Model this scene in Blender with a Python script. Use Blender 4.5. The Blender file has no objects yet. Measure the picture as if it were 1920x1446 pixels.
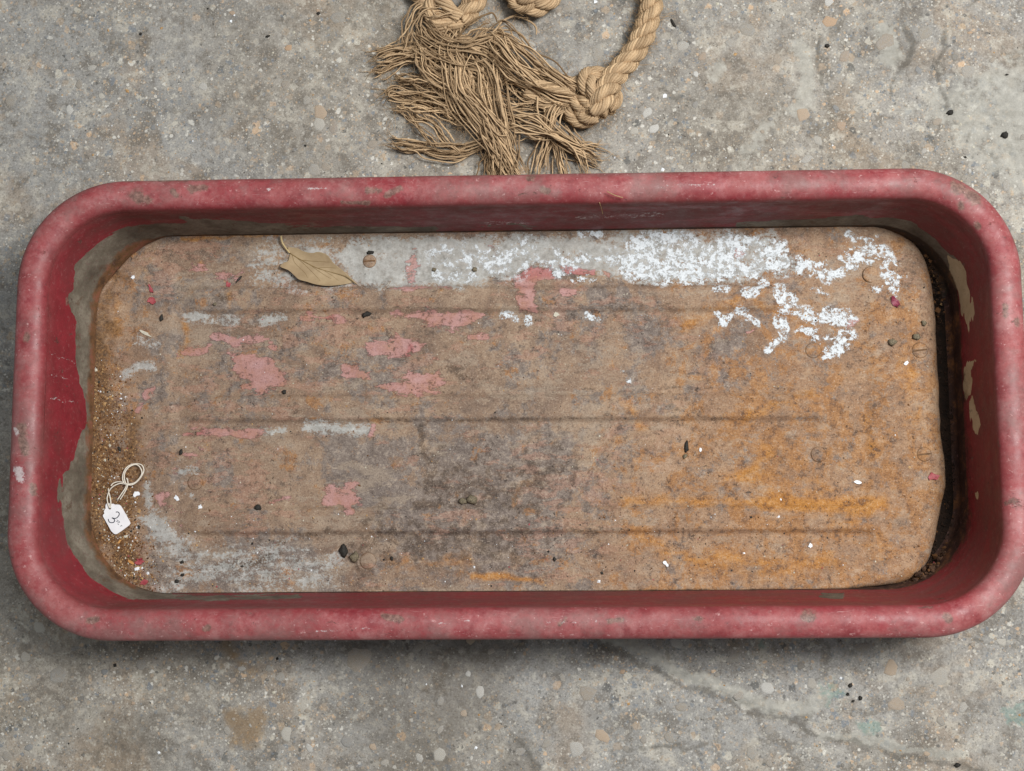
import bpy, math, random
import numpy as np
from mathutils import Vector, Matrix

random.seed(7)
RNG = np.random.default_rng(11)
scene = bpy.context.scene
COL = scene.collection

# ------------------------------------------------------------------ camera
F_PX, CX, CY = 2640.0, 960.0, 723.0
CAM = np.array([0.04481512, -0.14556101, 1.33053799])
PITCH, ROLL, YAW = 0.12977876, 0.03819658, -0.00588167


def _rot(p, r, w):
    cp, sp, cr, sr, c, s = math.cos(p), math.sin(p), math.cos(r), math.sin(r), math.cos(w), math.sin(w)
    Rx = np.array([[1, 0, 0], [0, cp, -sp], [0, sp, cp]])
    Ry = np.array([[cr, 0, sr], [0, 1, 0], [-sr, 0, cr]])
    Rz = np.array([[c, -s, 0], [s, c, 0], [0, 0, 1]])
    return Rz @ Ry @ Rx


CR = _rot(PITCH, ROLL, YAW)
cam_d = bpy.data.cameras.new('camera')
cam_d.sensor_fit = 'HORIZONTAL'
cam_d.sensor_width = 36.0
cam_d.lens = 36.0 * F_PX / 1920.0
cam_d.clip_start, cam_d.clip_end = 0.02, 50.0
cam = bpy.data.objects.new('camera', cam_d)
mw = Matrix.Identity(4)
for i in range(3):
    for j in range(3):
        mw[i][j] = CR[i, j]
    mw[i][3] = CAM[i]
cam.matrix_world = mw
COL.objects.link(cam)
scene.camera = cam

# ------------------------------------------------------------------ light
world = bpy.data.worlds.new('World')
scene.world = world
world.use_nodes = True
bg = world.node_tree.nodes['Background']
bg.inputs['Color'].default_value = (0.93, 0.98, 1.0, 1)
bg.inputs['Strength'].default_value = 0.21


def area(name, loc, target, size, size_y, power, col):
    d = bpy.data.lights.new(name, 'AREA')
    d.shape = 'RECTANGLE'
    d.size, d.size_y, d.energy, d.color = size, size_y, power, col
    o = bpy.data.objects.new(name, d)
    o.location = loc
    o.rotation_euler = (Vector(target) - Vector(loc)).to_track_quat('-Z', 'Y').to_euler()
    COL.objects.link(o)


area('key_light', (1.00, 0.36, 2.00), (0.15, 0.0, 0.0), 0.55, 0.75, 56.0, (1.0, 0.985, 0.96))
area('overhead_light', (0.35, 0.48, 3.0), (0.0, 0.0, 0.0), 2.0, 1.2, 20.0, (0.95, 0.98, 1.0))
scene.view_settings.view_transform = 'Standard'
scene.view_settings.look = 'None'
scene.view_settings.exposure = 0.0
scene.view_settings.gamma = 1.0
scene.view_settings.use_curve_mapping = False
scene.render.engine = 'CYCLES'


# ------------------------------------------------------------------ helpers
def proj(P):
    d = (np.asarray(P, float) - CAM) @ CR
    return np.stack([CX + F_PX * d[:, 0] / -d[:, 2], CY - F_PX * d[:, 1] / -d[:, 2]], 1)


def at(x, y, z):
    """point of the scene at height z that the photograph shows at pixel x, y"""
    d = CR @ np.array([(x - CX) / F_PX, -(y - CY) / F_PX, -1.0])
    return CAM + (z - CAM[2]) / d[2] * d


def pxl(z):
    return (CAM[2] - z) / F_PX        # metres per photograph pixel at height z


class VNoise:
    def __init__(self, seed, n=256):
        self.g = np.random.default_rng(seed).random((n, n))
        self.n = n

    def __call__(self, x, y):
        xi, yi = np.floor(x).astype(int), np.floor(y).astype(int)
        u, v = x - xi, y - yi
        u, v = u * u * (3 - 2 * u), v * v * (3 - 2 * v)
        n = self.n
        a, b = self.g[xi % n, yi % n], self.g[(xi + 1) % n, yi % n]
        c, d = self.g[xi % n, (yi + 1) % n], self.g[(xi + 1) % n, (yi + 1) % n]
        return (a * (1 - u) + b * u) * (1 - v) + (c * (1 - u) + d * u) * v


VN = VNoise(3)


def fbm(x, y, sc, octs=4, off=0.0):
    r, amp, tot = 0, 1.0, 0.0
    for o in range(octs):
        r = r + amp * VN(x * sc + 17.3 * o + off, y * sc + 9.1 * o + off * 1.7)
        tot += amp
        amp *= 0.5
        sc *= 2.03
    return r / tot - 0.5


def dseg(P, pts):
    """distance of points to a polyline"""
    best = np.full(len(P), 1e9)
    pts = np.asarray(pts, float)
    for a, b in zip(pts[:-1], pts[1:]):
        ab = b - a
        t = np.clip(((P - a) @ ab) / (ab @ ab + 1e-12), 0, 1)
        d = np.hypot(*(P - a - t[:, None] * ab).T)
        best = np.minimum(best, d)
    return best


def sdpoly(P, pts):
    pts = np.asarray(pts, float)
    d = dseg(P, np.vstack([pts, pts[:1]]))
    ins = np.zeros(len(P), bool)
    x, y = P[:, 0], P[:, 1]
    j = len(pts) - 1
    for i in range(len(pts)):
        xi, yi, xj, yj = *pts[i], *pts[j]
        c = ((yi > y) != (yj > y)) & (x < (xj - xi) * (y - yi) / (yj - yi + 1e-12) + xi)
        ins ^= c
        j = i
    return np.where(ins, -d, d)


def stroke(P, pts, w, k=1.0):
    return k * np.clip(1 - dseg(P, pts) / w, 0, 1)


def blob(P, pts, soft, k=1.0):
    return k * np.clip(0.5 - sdpoly(P, pts) / soft, 0, 1)


def catmull(pts, n):
    pts = np.asarray(pts, float)
    P = np.vstack([2 * pts[0] - pts[1], pts, 2 * pts[-1] - pts[-2]])
    seg = len(pts) - 1
    t = np.linspace(0, seg - 1e-6, n)
    i = t.astype(int)
    u = (t - i)[:, None]
    p0, p1, p2, p3 = P[i], P[i + 1], P[i + 2], P[i + 3]
    return 0.5 * ((2 * p1) + (-p0 + p2) * u + (2 * p0 - 5 * p1 + 4 * p2 - p3) * u ** 2 + (-p0 + 3 * p1 - 3 * p2 + p3) * u ** 3)


def resample(C, step):
    d = np.r_[0, np.cumsum(np.linalg.norm(np.diff(C, axis=0), axis=1))]
    n = max(4, int(d[-1] / step))
    s = np.linspace(0, d[-1], n)
    return np.stack([np.interp(s, d, C[:, k]) for k in range(3)], 1), s


def frames(C):
    T = np.gradient(C, axis=0)
    T /= np.linalg.norm(T, axis=1)[:, None] + 1e-12
    N = np.zeros_like(C)
    n = np.cross(T[0], [0.3, 0.2, 1.0])
    n /= np.linalg.norm(n)
    for i in range(len(C)):
        n = n - T[i] * (n @ T[i])
        n /= np.linalg.norm(n) + 1e-12
        N[i] = n
    return T, N, np.cross(T, N)


class MB:
    """collects geometry for ONE mesh object"""

    def __init__(self):
        self.v, self.f, self.n, self.att, self.mi = [], [], 0, [], []

    def add(self, v, f, tone=0.5, mi=0):
        v = np.asarray(v, float)
        self.v.append(v)
        self.f += [tuple(int(q) + self.n for q in p) for p in f]
        self.mi += [mi] * len(f)
        self.att.append(np.full(len(v), tone))
        self.n += len(v)

    def tube(self, C, r, sides=6, tone=0.5, cap=True, mi=0):
        C = np.asarray(C, float)
        r = np.broadcast_to(np.asarray(r, float), (len(C),))
        T, N, B = frames(C)
        a = np.linspace(0, 2 * math.pi, sides, endpoint=False)
        V = C[:, None] + r[:, None, None] * (np.cos(a)[None, :, None] * N[:, None] + np.sin(a)[None, :, None] * B[:, None])
        m = len(C)
        F = []
        for i in range(m - 1):
            for j in range(sides):
                k = (j + 1) % sides
                F.append((i * sides + j, i * sides + k, (i + 1) * sides + k, (i + 1) * sides + j))
        if cap:
            F.append(tuple(range(sides))[::-1])
            F.append(tuple((m - 1) * sides + j for j in range(sides)))
        self.add(V.reshape(-1, 3), F, tone, mi)

    def build(self, name, mats, parent=None, smooth=True, **kw):
        return mk(name, np.vstack(self.v), self.f, mats, parent, smooth, {'tone': np.concatenate(self.att)}, self.mi, **kw)


def tagit(o, label=None, category=None, group=None, kind=None):
    for k, v in (('label', label), ('category', category), ('group', group), ('kind', kind)):
        if v:
            o[k] = v
    return o


def mk(name, V, Fc, mats, parent=None, smooth=True, attrs=None, mi=None, **kw):
    me = bpy.data.meshes.new(name)
    V = np.asarray(V, float)
    if isinstance(Fc, np.ndarray):          # all quads, fast path
        nf = len(Fc)
        me.vertices.add(len(V))
        me.vertices.foreach_set('co', V.ravel())
        me.loops.add(nf * 4)
        me.loops.foreach_set('vertex_index', Fc.ravel().astype(np.int32))
        me.polygons.add(nf)
        me.polygons.foreach_set('loop_start', np.arange(nf, dtype=np.int32) * 4)
        me.update(calc_edges=True)
    else:
        me.from_pydata(V.tolist(), [], Fc)
    if not isinstance(mats, (list, tuple)):
        mats = [mats]
    for m in mats:
        me.materials.append(m)
    if mi is not None and len(mats) > 1:
        me.polygons.foreach_set('material_index', np.asarray(mi, np.int32))
    me.polygons.foreach_set('use_smooth', np.full(len(me.polygons), smooth))
    for k, a in (attrs or {}).items():
        at_ = me.attributes.new(k, 'FLOAT', 'POINT')
        at_.data.foreach_set('value', np.asarray(a, np.float32))
    me.update()
    o = bpy.data.objects.new(name, me)
    COL.objects.link(o)
    if parent:
        o.parent = parent
    return tagit(o, **kw)


def empty(name, loc=(0, 0, 0), **kw):
    o = bpy.data.objects.new(name, None)
    o.location = loc
    o.empty_display_size = 0.02
    COL.objects.link(o)
    return tagit(o, **kw)


def grid_faces(nr, nc, wrap=False):
    i, j = np.meshgrid(np.arange(nr - 1), np.arange(nc if wrap else nc - 1), indexing='ij')
    j2 = (j + 1) % nc
    return np.stack([i * nc + j, i * nc + j2, (i + 1) * nc + j2, (i + 1) * nc + j], -1).reshape(-1, 4)


# ------------------------------------------------------------------ node materials
class Mat:
    def __init__(self, name, group=False):
        self.m = bpy.data.materials.new(name)
        self.m.use_nodes = True
        self.t = self.m.node_tree
        self.b = self.t.nodes['Principled BSDF']
        self.co = self.t.nodes.new('ShaderNodeTexCoord').outputs['Object']

    def _in(self, sock, v):
        if v is None:
            return
        if isinstance(v, bpy.types.NodeSocket):
            self.t.links.new(v, sock)
        elif isinstance(v, tuple) and len(v) == 3 and sock.type == 'RGBA':
            sock.default_value = (*v, 1)
        else:
            sock.default_value = v

    def noise(self, scale, detail=4, rough=0.55, dist=0.0, vec=None, lac=2.0):
        n = self.t.nodes.new('ShaderNodeTexNoise')
        self._in(n.inputs['Vector'], vec or self.co)
        n.inputs['Scale'].default_value = scale
        n.inputs['Detail'].default_value = detail
        n.inputs['Roughness'].default_value = rough
        n.inputs['Distortion'].default_value = dist
        return n.outputs['Fac']

    def noisec(self, scale, detail=3, vec=None):
        n = self.t.nodes.new('ShaderNodeTexNoise')
        self._in(n.inputs['Vector'], vec or self.co)
        n.inputs['Scale'].default_value = scale
        n.inputs['Detail'].default_value = detail
        return n.outputs['Color']

    def vor(self, scale, vec=None, feature='F1', rnd=1.0):
        n = self.t.nodes.new('ShaderNodeTexVoronoi')
        n.feature = feature
        self._in(n.inputs['Vector'], vec or self.co)
        n.inputs['Scale'].default_value = scale
        n.inputs['Randomness'].default_value = rnd
        return n.outputs['Distance'], n.outputs.get('Color')

    def warp(self, amt, scale, vec=None):
        c = self.noisec(scale, 3)
        s = self.t.nodes.new('ShaderNodeVectorMath')
        s.operation = 'SUBTRACT'
        self._in(s.inputs[0], c)
        s.inputs[1].default_value = (0.5, 0.5, 0.5)
        k = self.t.nodes.new('ShaderNodeVectorMath')
        k.operation = 'SCALE'
        self._in(k.inputs[0], s.outputs[0])
        k.inputs['Scale'].default_value = amt
        a = self.t.nodes.new('ShaderNodeVectorMath')
        a.operation = 'ADD'
        self._in(a.inputs[0], vec or self.co)
        self._in(a.inputs[1], k.outputs[0])
        return a.outputs[0]

    def scalev(self, s):
        n = self.t.nodes.new('ShaderNodeMapping')
        self._in(n.inputs['Vector'], self.co)
        n.inputs['Scale'].default_value = s
        return n.outputs[0]

    def attr(self, name):
        n = self.t.nodes.new('ShaderNodeAttribute')
        n.attribute_name = name
        return n.outputs['Fac']

    def math(self, op, a, b=0.0, clamp=False):
        n = self.t.nodes.new('ShaderNodeMath')
        n.operation = op
        n.use_clamp = clamp
        self._in(n.inputs[0], a)
        self._in(n.inputs[1], b)
        return n.outputs[0]

    def step(self, v, lo, hi, a=0.0, b=1.0):
        n = self.t.nodes.new('ShaderNodeMapRange')
        n.interpolation_type = 'SMOOTHSTEP'
        self._in(n.inputs['Value'], v)
        n.inputs['From Min'].default_value, n.inputs['From Max'].default_value = lo, hi
        n.inputs['To Min'].default_value, n.inputs['To Max'].default_value = a, b
        return n.outputs[0]

    def edge(self, mask, nz, amp, soft=0.05, lvl=0.5):
        """mask + broken edge from noise, then a crisp threshold; zero where mask is zero"""
        s = self.math('ADD', mask, self.math('MULTIPLY', self.math('SUBTRACT', nz, 0.5), amp * 2.1))
        s = self.step(s, lvl - soft, lvl + soft)
        return self.math('MULTIPLY', s, self.step(mask, 0.04, 0.30))

    def mix(self, f, a, b, mode='MIX'):
        n = self.t.nodes.new('ShaderNodeMix')
        n.data_type = 'RGBA'
        n.blend_type = mode
        self._in(n.inputs[0], f)
        self._in(n.inputs[6], a)
        self._in(n.inputs[7], b)
        return n.outputs[2]

    def ramp(self, f, stops, const=False):
        n = self.t.nodes.new('ShaderNodeValToRGB')
        self._in(n.inputs[0], f)
        e = n.color_ramp.elements
        while len(e) < len(stops):
            e.new(0.5)
        for el, (p, c) in zip(e, stops):
            el.position = p
            el.color = (*c, 1)
        if const:
            n.color_ramp.interpolation = 'CONSTANT'
        return n.outputs['Color']

    def sep(self, c):
        n = self.t.nodes.new('ShaderNodeSeparateColor')
        self._in(n.inputs[0], c)
        return n.outputs

    def objrand(self):
        return self.t.nodes.new('ShaderNodeObjectInfo').outputs['Random']

    def bump(self, h, dist, strength=1.0, normal=None):
        n = self.t.nodes.new('ShaderNodeBump')
        n.inputs['Strength'].default_value = strength
        n.inputs['Distance'].default_value = dist
        self._in(n.inputs['Height'], h)
        if normal:
            self._in(n.inputs['Normal'], normal)
        return n.outputs[0]

    def out(self, col, rough=0.8, normal=None, spec=None, metal=None):
        self._in(self.b.inputs['Base Color'], col)
        self._in(self.b.inputs['Roughness'], rough)
        if normal:
            self._in(self.b.inputs['Normal'], normal)
        if spec is not None:
            self._in(self.b.inputs['Specular IOR Level'], spec)
        if metal is not None:
            self._in(self.b.inputs['Metallic'], metal)
        return self.m


def s2l(r, g, b):
    f = lambda c: (c / 255 / 12.92) if c / 255 <= 0.04045 else ((c / 255 + 0.055) / 1.055) ** 2.4
    return (f(r), f(g), f(b))


def concrete_colour(M):
    """colour and height of worn concrete with small aggregate"""
    big = M.noise(2.2, 2, 0.5)
    mid = M.noise(13, 5, 0.66, 0.5)
    blot = M.noise(34, 5, 0.68, 0.4)
    fine = M.noise(120, 5, 0.7)
    grain = M.noise(620, 3, 0.7)
    c = M.ramp(mid, [(0.30, s2l(120, 112, 101)), (0.45, s2l(142, 135, 124)), (0.58, s2l(152, 146, 137)), (0.72, s2l(168, 162, 151))])
    c = M.mix(M.step(big, 0.42, 0.62, 0, 0.45), c, s2l(144, 148, 151))
    c = M.mix(M.step(M.noise(6.5, 4, 0.65, 0.6), 0.52, 0.62, 0, 0.5), c, s2l(148, 129, 108))
    c = M.mix(M.step(blot, 0.37, 0.49, 0.62, 0.0), c, s2l(104, 97, 88))
    c = M.mix(M.step(blot, 0.53, 0.63, 0.0, 0.55), c, s2l(184, 178, 165))
    c = M.mix(M.step(fine, 0.36, 0.48, 0.5, 0.0), c, s2l(104, 98, 90))
    c = M.mix(M.step(fine, 0.54, 0.68, 0.0, 0.5), c, s2l(190, 186, 174))
    cover = M.noise(11, 3, 0.6)
    for sc, wp, keep, amt in ((110, 0.008, 0.36, 0.78), (250, 0.004, 0.62, 0.78), (480, 0.002, 0.55, 0.66)):
        d, vc = M.vor(sc, M.warp(wp, 170 if sc < 150 else 360))
        s = M.sep(vc)
        size = M.step(s[0], 0.0, 1.0, 0.10, 0.50)
        body = M.step(M.math('SUBTRACT', size, d), -0.03, 0.10)
        keepm = M.math('GREATER_THAN', keep, s[1])
        cov = M.step(cover, 0.36, 0.56, 0.25, 1.0)
        k = M.math('MULTIPLY', M.math('MULTIPLY', body, keepm), M.math('MULTIPLY', cov, amt))
        pc = M.ramp(s[2], [(0.0, s2l(190, 185, 172)), (0.22, s2l(180, 158, 132)), (0.42, s2l(212, 209, 200)), (0.55, s2l(118, 124, 130)),
                           (0.72, s2l(165, 148, 128)), (0.86, s2l(88, 88, 86)), (0.94, s2l(200, 170, 138))], True)
        c = M.mix(k, c, pc)
    # pits and dark specks
    pt = M.noise(300, 2, 0.5)
    pit = M.step(pt, 0.70, 0.76)
    c = M.mix(M.math('MULTIPLY', pit, 0.75), c, s2l(58, 56, 54))
    c = M.mix(M.step(grain, 0.33, 0.47, 0.48, 0), c, s2l(86, 82, 76))
    c = M.mix(M.step(grain, 0.56, 0.69, 0, 0.42), c, s2l(202, 198, 189))
    h = M.math('ADD', M.math('MULTIPLY', fine, 0.7), M.math('MULTIPLY', grain, 0.25))
    return c, h


def mat_concrete():
    M = Mat('concrete')
    c, h = concrete_colour(M)
    st = M.attr('stain_shade')
    c = M.mix(M.math('MULTIPLY', M.edge(st, M.noise(25, 6, 0.65), 0.5, 0.4), 0.42), c, s2l(84, 76, 66))  # dirt stains, plus a shadow painted at bottom centre
    ru = M.attr('rusty')
    c = M.mix(M.math('MULTIPLY', M.edge(ru, M.noise(60, 6, 0.6), 0.8, 0.25), 0.6), c, s2l(126, 98, 60))
    sm = M.attr('slurry')
    c = M.mix(M.math('MULTIPLY', M.edge(sm, M.noise(60, 6, 0.72), 0.8, 0.2), 0.62), c, M.ramp(M.noise(120, 4), [(0.3, s2l(150, 148, 139)), (0.7, s2l(178, 176, 167))]))
    cr = M.attr('crack')
    c = M.mix(M.math('MULTIPLY', M.edge(cr, M.noise(90, 6, 0.72), 0.9, 0.25), 0.6), c, s2l(88, 84, 77))
    gr = M.attr('green')
    c = M.mix(M.math('MULTIPLY', M.edge(gr, M.noise(160, 5, 0.65), 0.9, 0.2), 0.5), c, s2l(112, 142, 134))
    return M.out(c, 0.85, M.bump(h, 0.0014, 0.8), 0.25)


def mat_stone(name, a, b):
    M = Mat(name)
    c, h = concrete_colour(M)
    r = M.objrand()
    sc = M.ramp(r, [(0.0, a), (1.0, b)])
    sc = M.mix(M.step(M.noise(300, 5, 0.65), 0.35, 0.65, 0, 0.45), sc, M.mix(0.5, sc, s2l(120, 112, 100)))
    film = M.math('ADD', M.noise(130, 5, 0.65, 0.5), M.math('MULTIPLY', M.math('SUBTRACT', r, 0.5), 0.22))
    c = M.mix(M.step(film, 0.42, 0.52, 0.85, 0.0), c, sc)
    c = M.mix(0.15, c, s2l(140, 137, 130))
    return M.out(c, 0.8, M.bump(h, 0.0005, 0.6), 0.25)


def mat_panel():
    M = Mat('rusted_panel_paint')
    n1 = M.noise(9, 4, 0.6, 0.3)
    n2 = M.noise(22, 7, 0.72, 0.5)
    n2b = M.noise(52, 7, 0.74, 0.2)
    n3 = M.noise(150, 6, 0.74)
    n4 = M.noise(700, 3, 0.75)
    st = M.noise(1.0, 7, 0.72, 0.2, M.scalev((18, 52, 18)))      # streaks along the tray
    st2 = M.noise(1.0, 7, 0.72, 0.2, M.scalev((34, 90, 40)))
    c = M.ramp(n2, [(0.32, s2l(108, 94, 84)), (0.44, s2l(131, 112, 97)), (0.54, s2l(148, 127, 108)), (0.66, s2l(166, 146, 126))])
    # warm rust
    wm = M.attr('warm')
    wf = M.math('MULTIPLY', wm, M.step(M.math('ADD', M.math('MULTIPLY', n2b, 0.5), M.math('MULTIPLY', st, 0.5)), 0.32, 0.53))
    c = M.mix(M.math('MULTIPLY', wf, 0.86), c, M.ramp(M.math('ADD', M.math('MULTIPLY', n3, 0.4), M.math('MULTIPLY', n2, 0.6)),
              [(0.36, s2l(142, 106, 76)), (0.48, s2l(164, 127, 96)), (0.62, s2l(186, 153, 120))]))
    # crisp scabs: grey-blue film, salmon primer, ochre rust, pale beige
    gsel = M.math('ADD', M.noise(31, 8, 0.76, 0.2), M.math('MULTIPLY', M.math('SUBTRACT', M.attr('grey'), 0.3), 0.24))
    gv = M.step(gsel, 0.505, 0.585, 0, 0.8)
    c = M.mix(gv, c, M.ramp(n3, [(0.34, s2l(98, 91, 88)), (0.5, s2l(124, 115, 109)), (0.66, s2l(152, 144, 137))]))
    sal = M.step(M.math('ADD', st2, M.math('MULTIPLY', M.math('SUBTRACT', n1, 0.5), 0.5)), 0.545, 0.58, 0, 0.48)
    c = M.mix(M.math('MULTIPLY', sal, M.step(wm, 0.9, 0.4)), c, M.ramp(n3, [(0.35, s2l(160, 116, 94)), (0.65, s2l(184, 146, 126))]))
    och = M.step(M.math('ADD', M.noise(40, 8, 0.76, 0.3, M.warp(0.02, 9)), M.math('MULTIPLY', M.math('SUBTRACT', wm, 0.5), 0.13)), 0.55, 0.60, 0, 0.65)
    c = M.mix(och, c, M.ramp(n3, [(0.35, s2l(138, 92, 52)), (0.65, s2l(186, 132, 74))]))
    bg_ = M.step(M.math('ADD', st, M.math('MULTIPLY', M.math('SUBTRACT', n1, 0.5), -0.5)), 0.55, 0.62, 0, 0.55)
    c = M.mix(bg_, c, s2l(164, 148, 130))
    # orange streaks
    of = M.edge(M.attr('orange'), M.math('ADD', M.math('MULTIPLY', st2, 0.6), M.math('MULTIPLY', n2b, 0.4)), 1.1, 0.40)
    c = M.mix(M.math('MULTIPLY', of, 0.85), c, M.ramp(n3, [(0.34, s2l(158, 100, 38)), (0.66, s2l(204, 146, 70))]))
    # brown crust, and shade painted through the same mask
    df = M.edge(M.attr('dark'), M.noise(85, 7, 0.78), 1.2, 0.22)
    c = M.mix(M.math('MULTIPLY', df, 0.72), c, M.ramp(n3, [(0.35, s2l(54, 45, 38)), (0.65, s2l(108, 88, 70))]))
    # fine corrosion mottling, stronger in places
    mm = M.step(n1, 0.36, 0.6, 0.2, 1.0)
    c = M.mix(M.math('MULTIPLY', mm, M.step(n3, 0.35, 0.47, 0.65, 0.0)), c, s2l(84, 72, 64))
    c = M.mix(M.step(n3, 0.55, 0.68, 0.0, 0.4), c, s2l(188, 168, 146))
    c = M.mix(M.step(n4, 0.33, 0.47, 0.55, 0.0), c, s2l(70, 60, 54))
    c = M.mix(M.step(n4, 0.56, 0.69, 0.0, 0.48), c, s2l(205, 191, 173))
    pit = M.math('MULTIPLY', M.step(M.noise(240, 3, 0.6), 0.66, 0.72), mm)
    c = M.mix(M.math('MULTIPLY', pit, 0.75), c, s2l(54, 46, 40))
    c = M.mix(1.0, c, (0.86, 0.85, 0.85), 'MULTIPLY')
    # grey zinc
    spk = M.step(M.noise(330, 6, 0.82), 0.34, 0.66)
    gzf = M.edge(M.attr('zinc'), M.math('ADD', M.math('MULTIPLY', M.step(st2, 0.32, 0.68), 0.5), M.math('MULTIPLY', spk, 0.5)), 0.7, 0.20)
    c = M.mix(M.math('MULTIPLY', gzf, 0.82), c, M.ramp(n3, [(0.34, s2l(142, 141, 136)), (0.66, s2l(188, 190, 187))]))
    # pink paint
    pn = M.math('ADD', M.math('MULTIPLY', st2, 0.7), M.math('MULTIPLY', n2b, 0.3))
    pf = M.edge(M.attr('pink'), pn, 2.1, 0.06, 0.54)
    pf = M.math('MULTIPLY', pf, M.step(n3, 0.34, 0.44, 0.2, 1.0))
    pcol = M.ramp(n2b, [(0.36, s2l(166, 118, 98)), (0.48, s2l(172, 124, 116)), (0.62, s2l(182, 138, 136))])
    pcol = M.mix(M.step(M.attr('red'), 0.2, 0.7, 0, 0.7), pcol, s2l(164, 84, 86))
    pcol = M.mix(M.step(n4, 0.34, 0.48, 0.4, 0.0), pcol, s2l(128, 96, 88))
    c = M.mix(M.math('MULTIPLY', pf, 0.80), c, pcol)
    # bright white zinc
    wn = M.math('ADD', M.math('MULTIPLY', M.step(M.noise(75, 7, 0.72, 0.2), 0.34, 0.66), 0.75), M.math('MULTIPLY', spk, 0.25))
    wf2 = M.edge(M.attr('white'), wn, 0.66, 0.06, 0.43)
    wf2 = M.math('MULTIPLY', wf2, M.step(M.noise(210, 7, 0.78), 0.505, 0.545, 1.0, 0.06))
    c = M.mix(wf2, c, M.ramp(n4, [(0.3, s2l(184, 190, 193)), (0.6, s2l(216, 221, 225))]))
    # sandy rust deposit
    sf = M.edge(M.attr('sand'), n2b, 0.8, 0.35)
    c = M.mix(M.math('MULTIPLY', sf, 0.85), c, M.ramp(M.noise(420, 4, 0.8), [(0.34, s2l(58, 41, 27)), (0.5, s2l(102, 73, 44)), (0.66, s2l(150, 114, 74))]))
    h = M.math('ADD', M.math('MULTIPLY', n3, 0.5), M.math('MULTIPLY', n4, 0.3))
    h = M.math('ADD', h, M.math('MULTIPLY', pf, 0.4))
    h = M.math('ADD', h, M.math('MULTIPLY', wf2, 0.2))
    h = M.math('ADD', h, M.math('MULTIPLY', sal, 0.25))
    h = M.math('SUBTRACT', h, M.math('MULTIPLY', pit, 0.4))
    rough = M.step(pf, 0, 1, 0.78, 0.5)
    return M.out(c, rough, M.bump(h, 0.0011, 0.9), 0.3)


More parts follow.
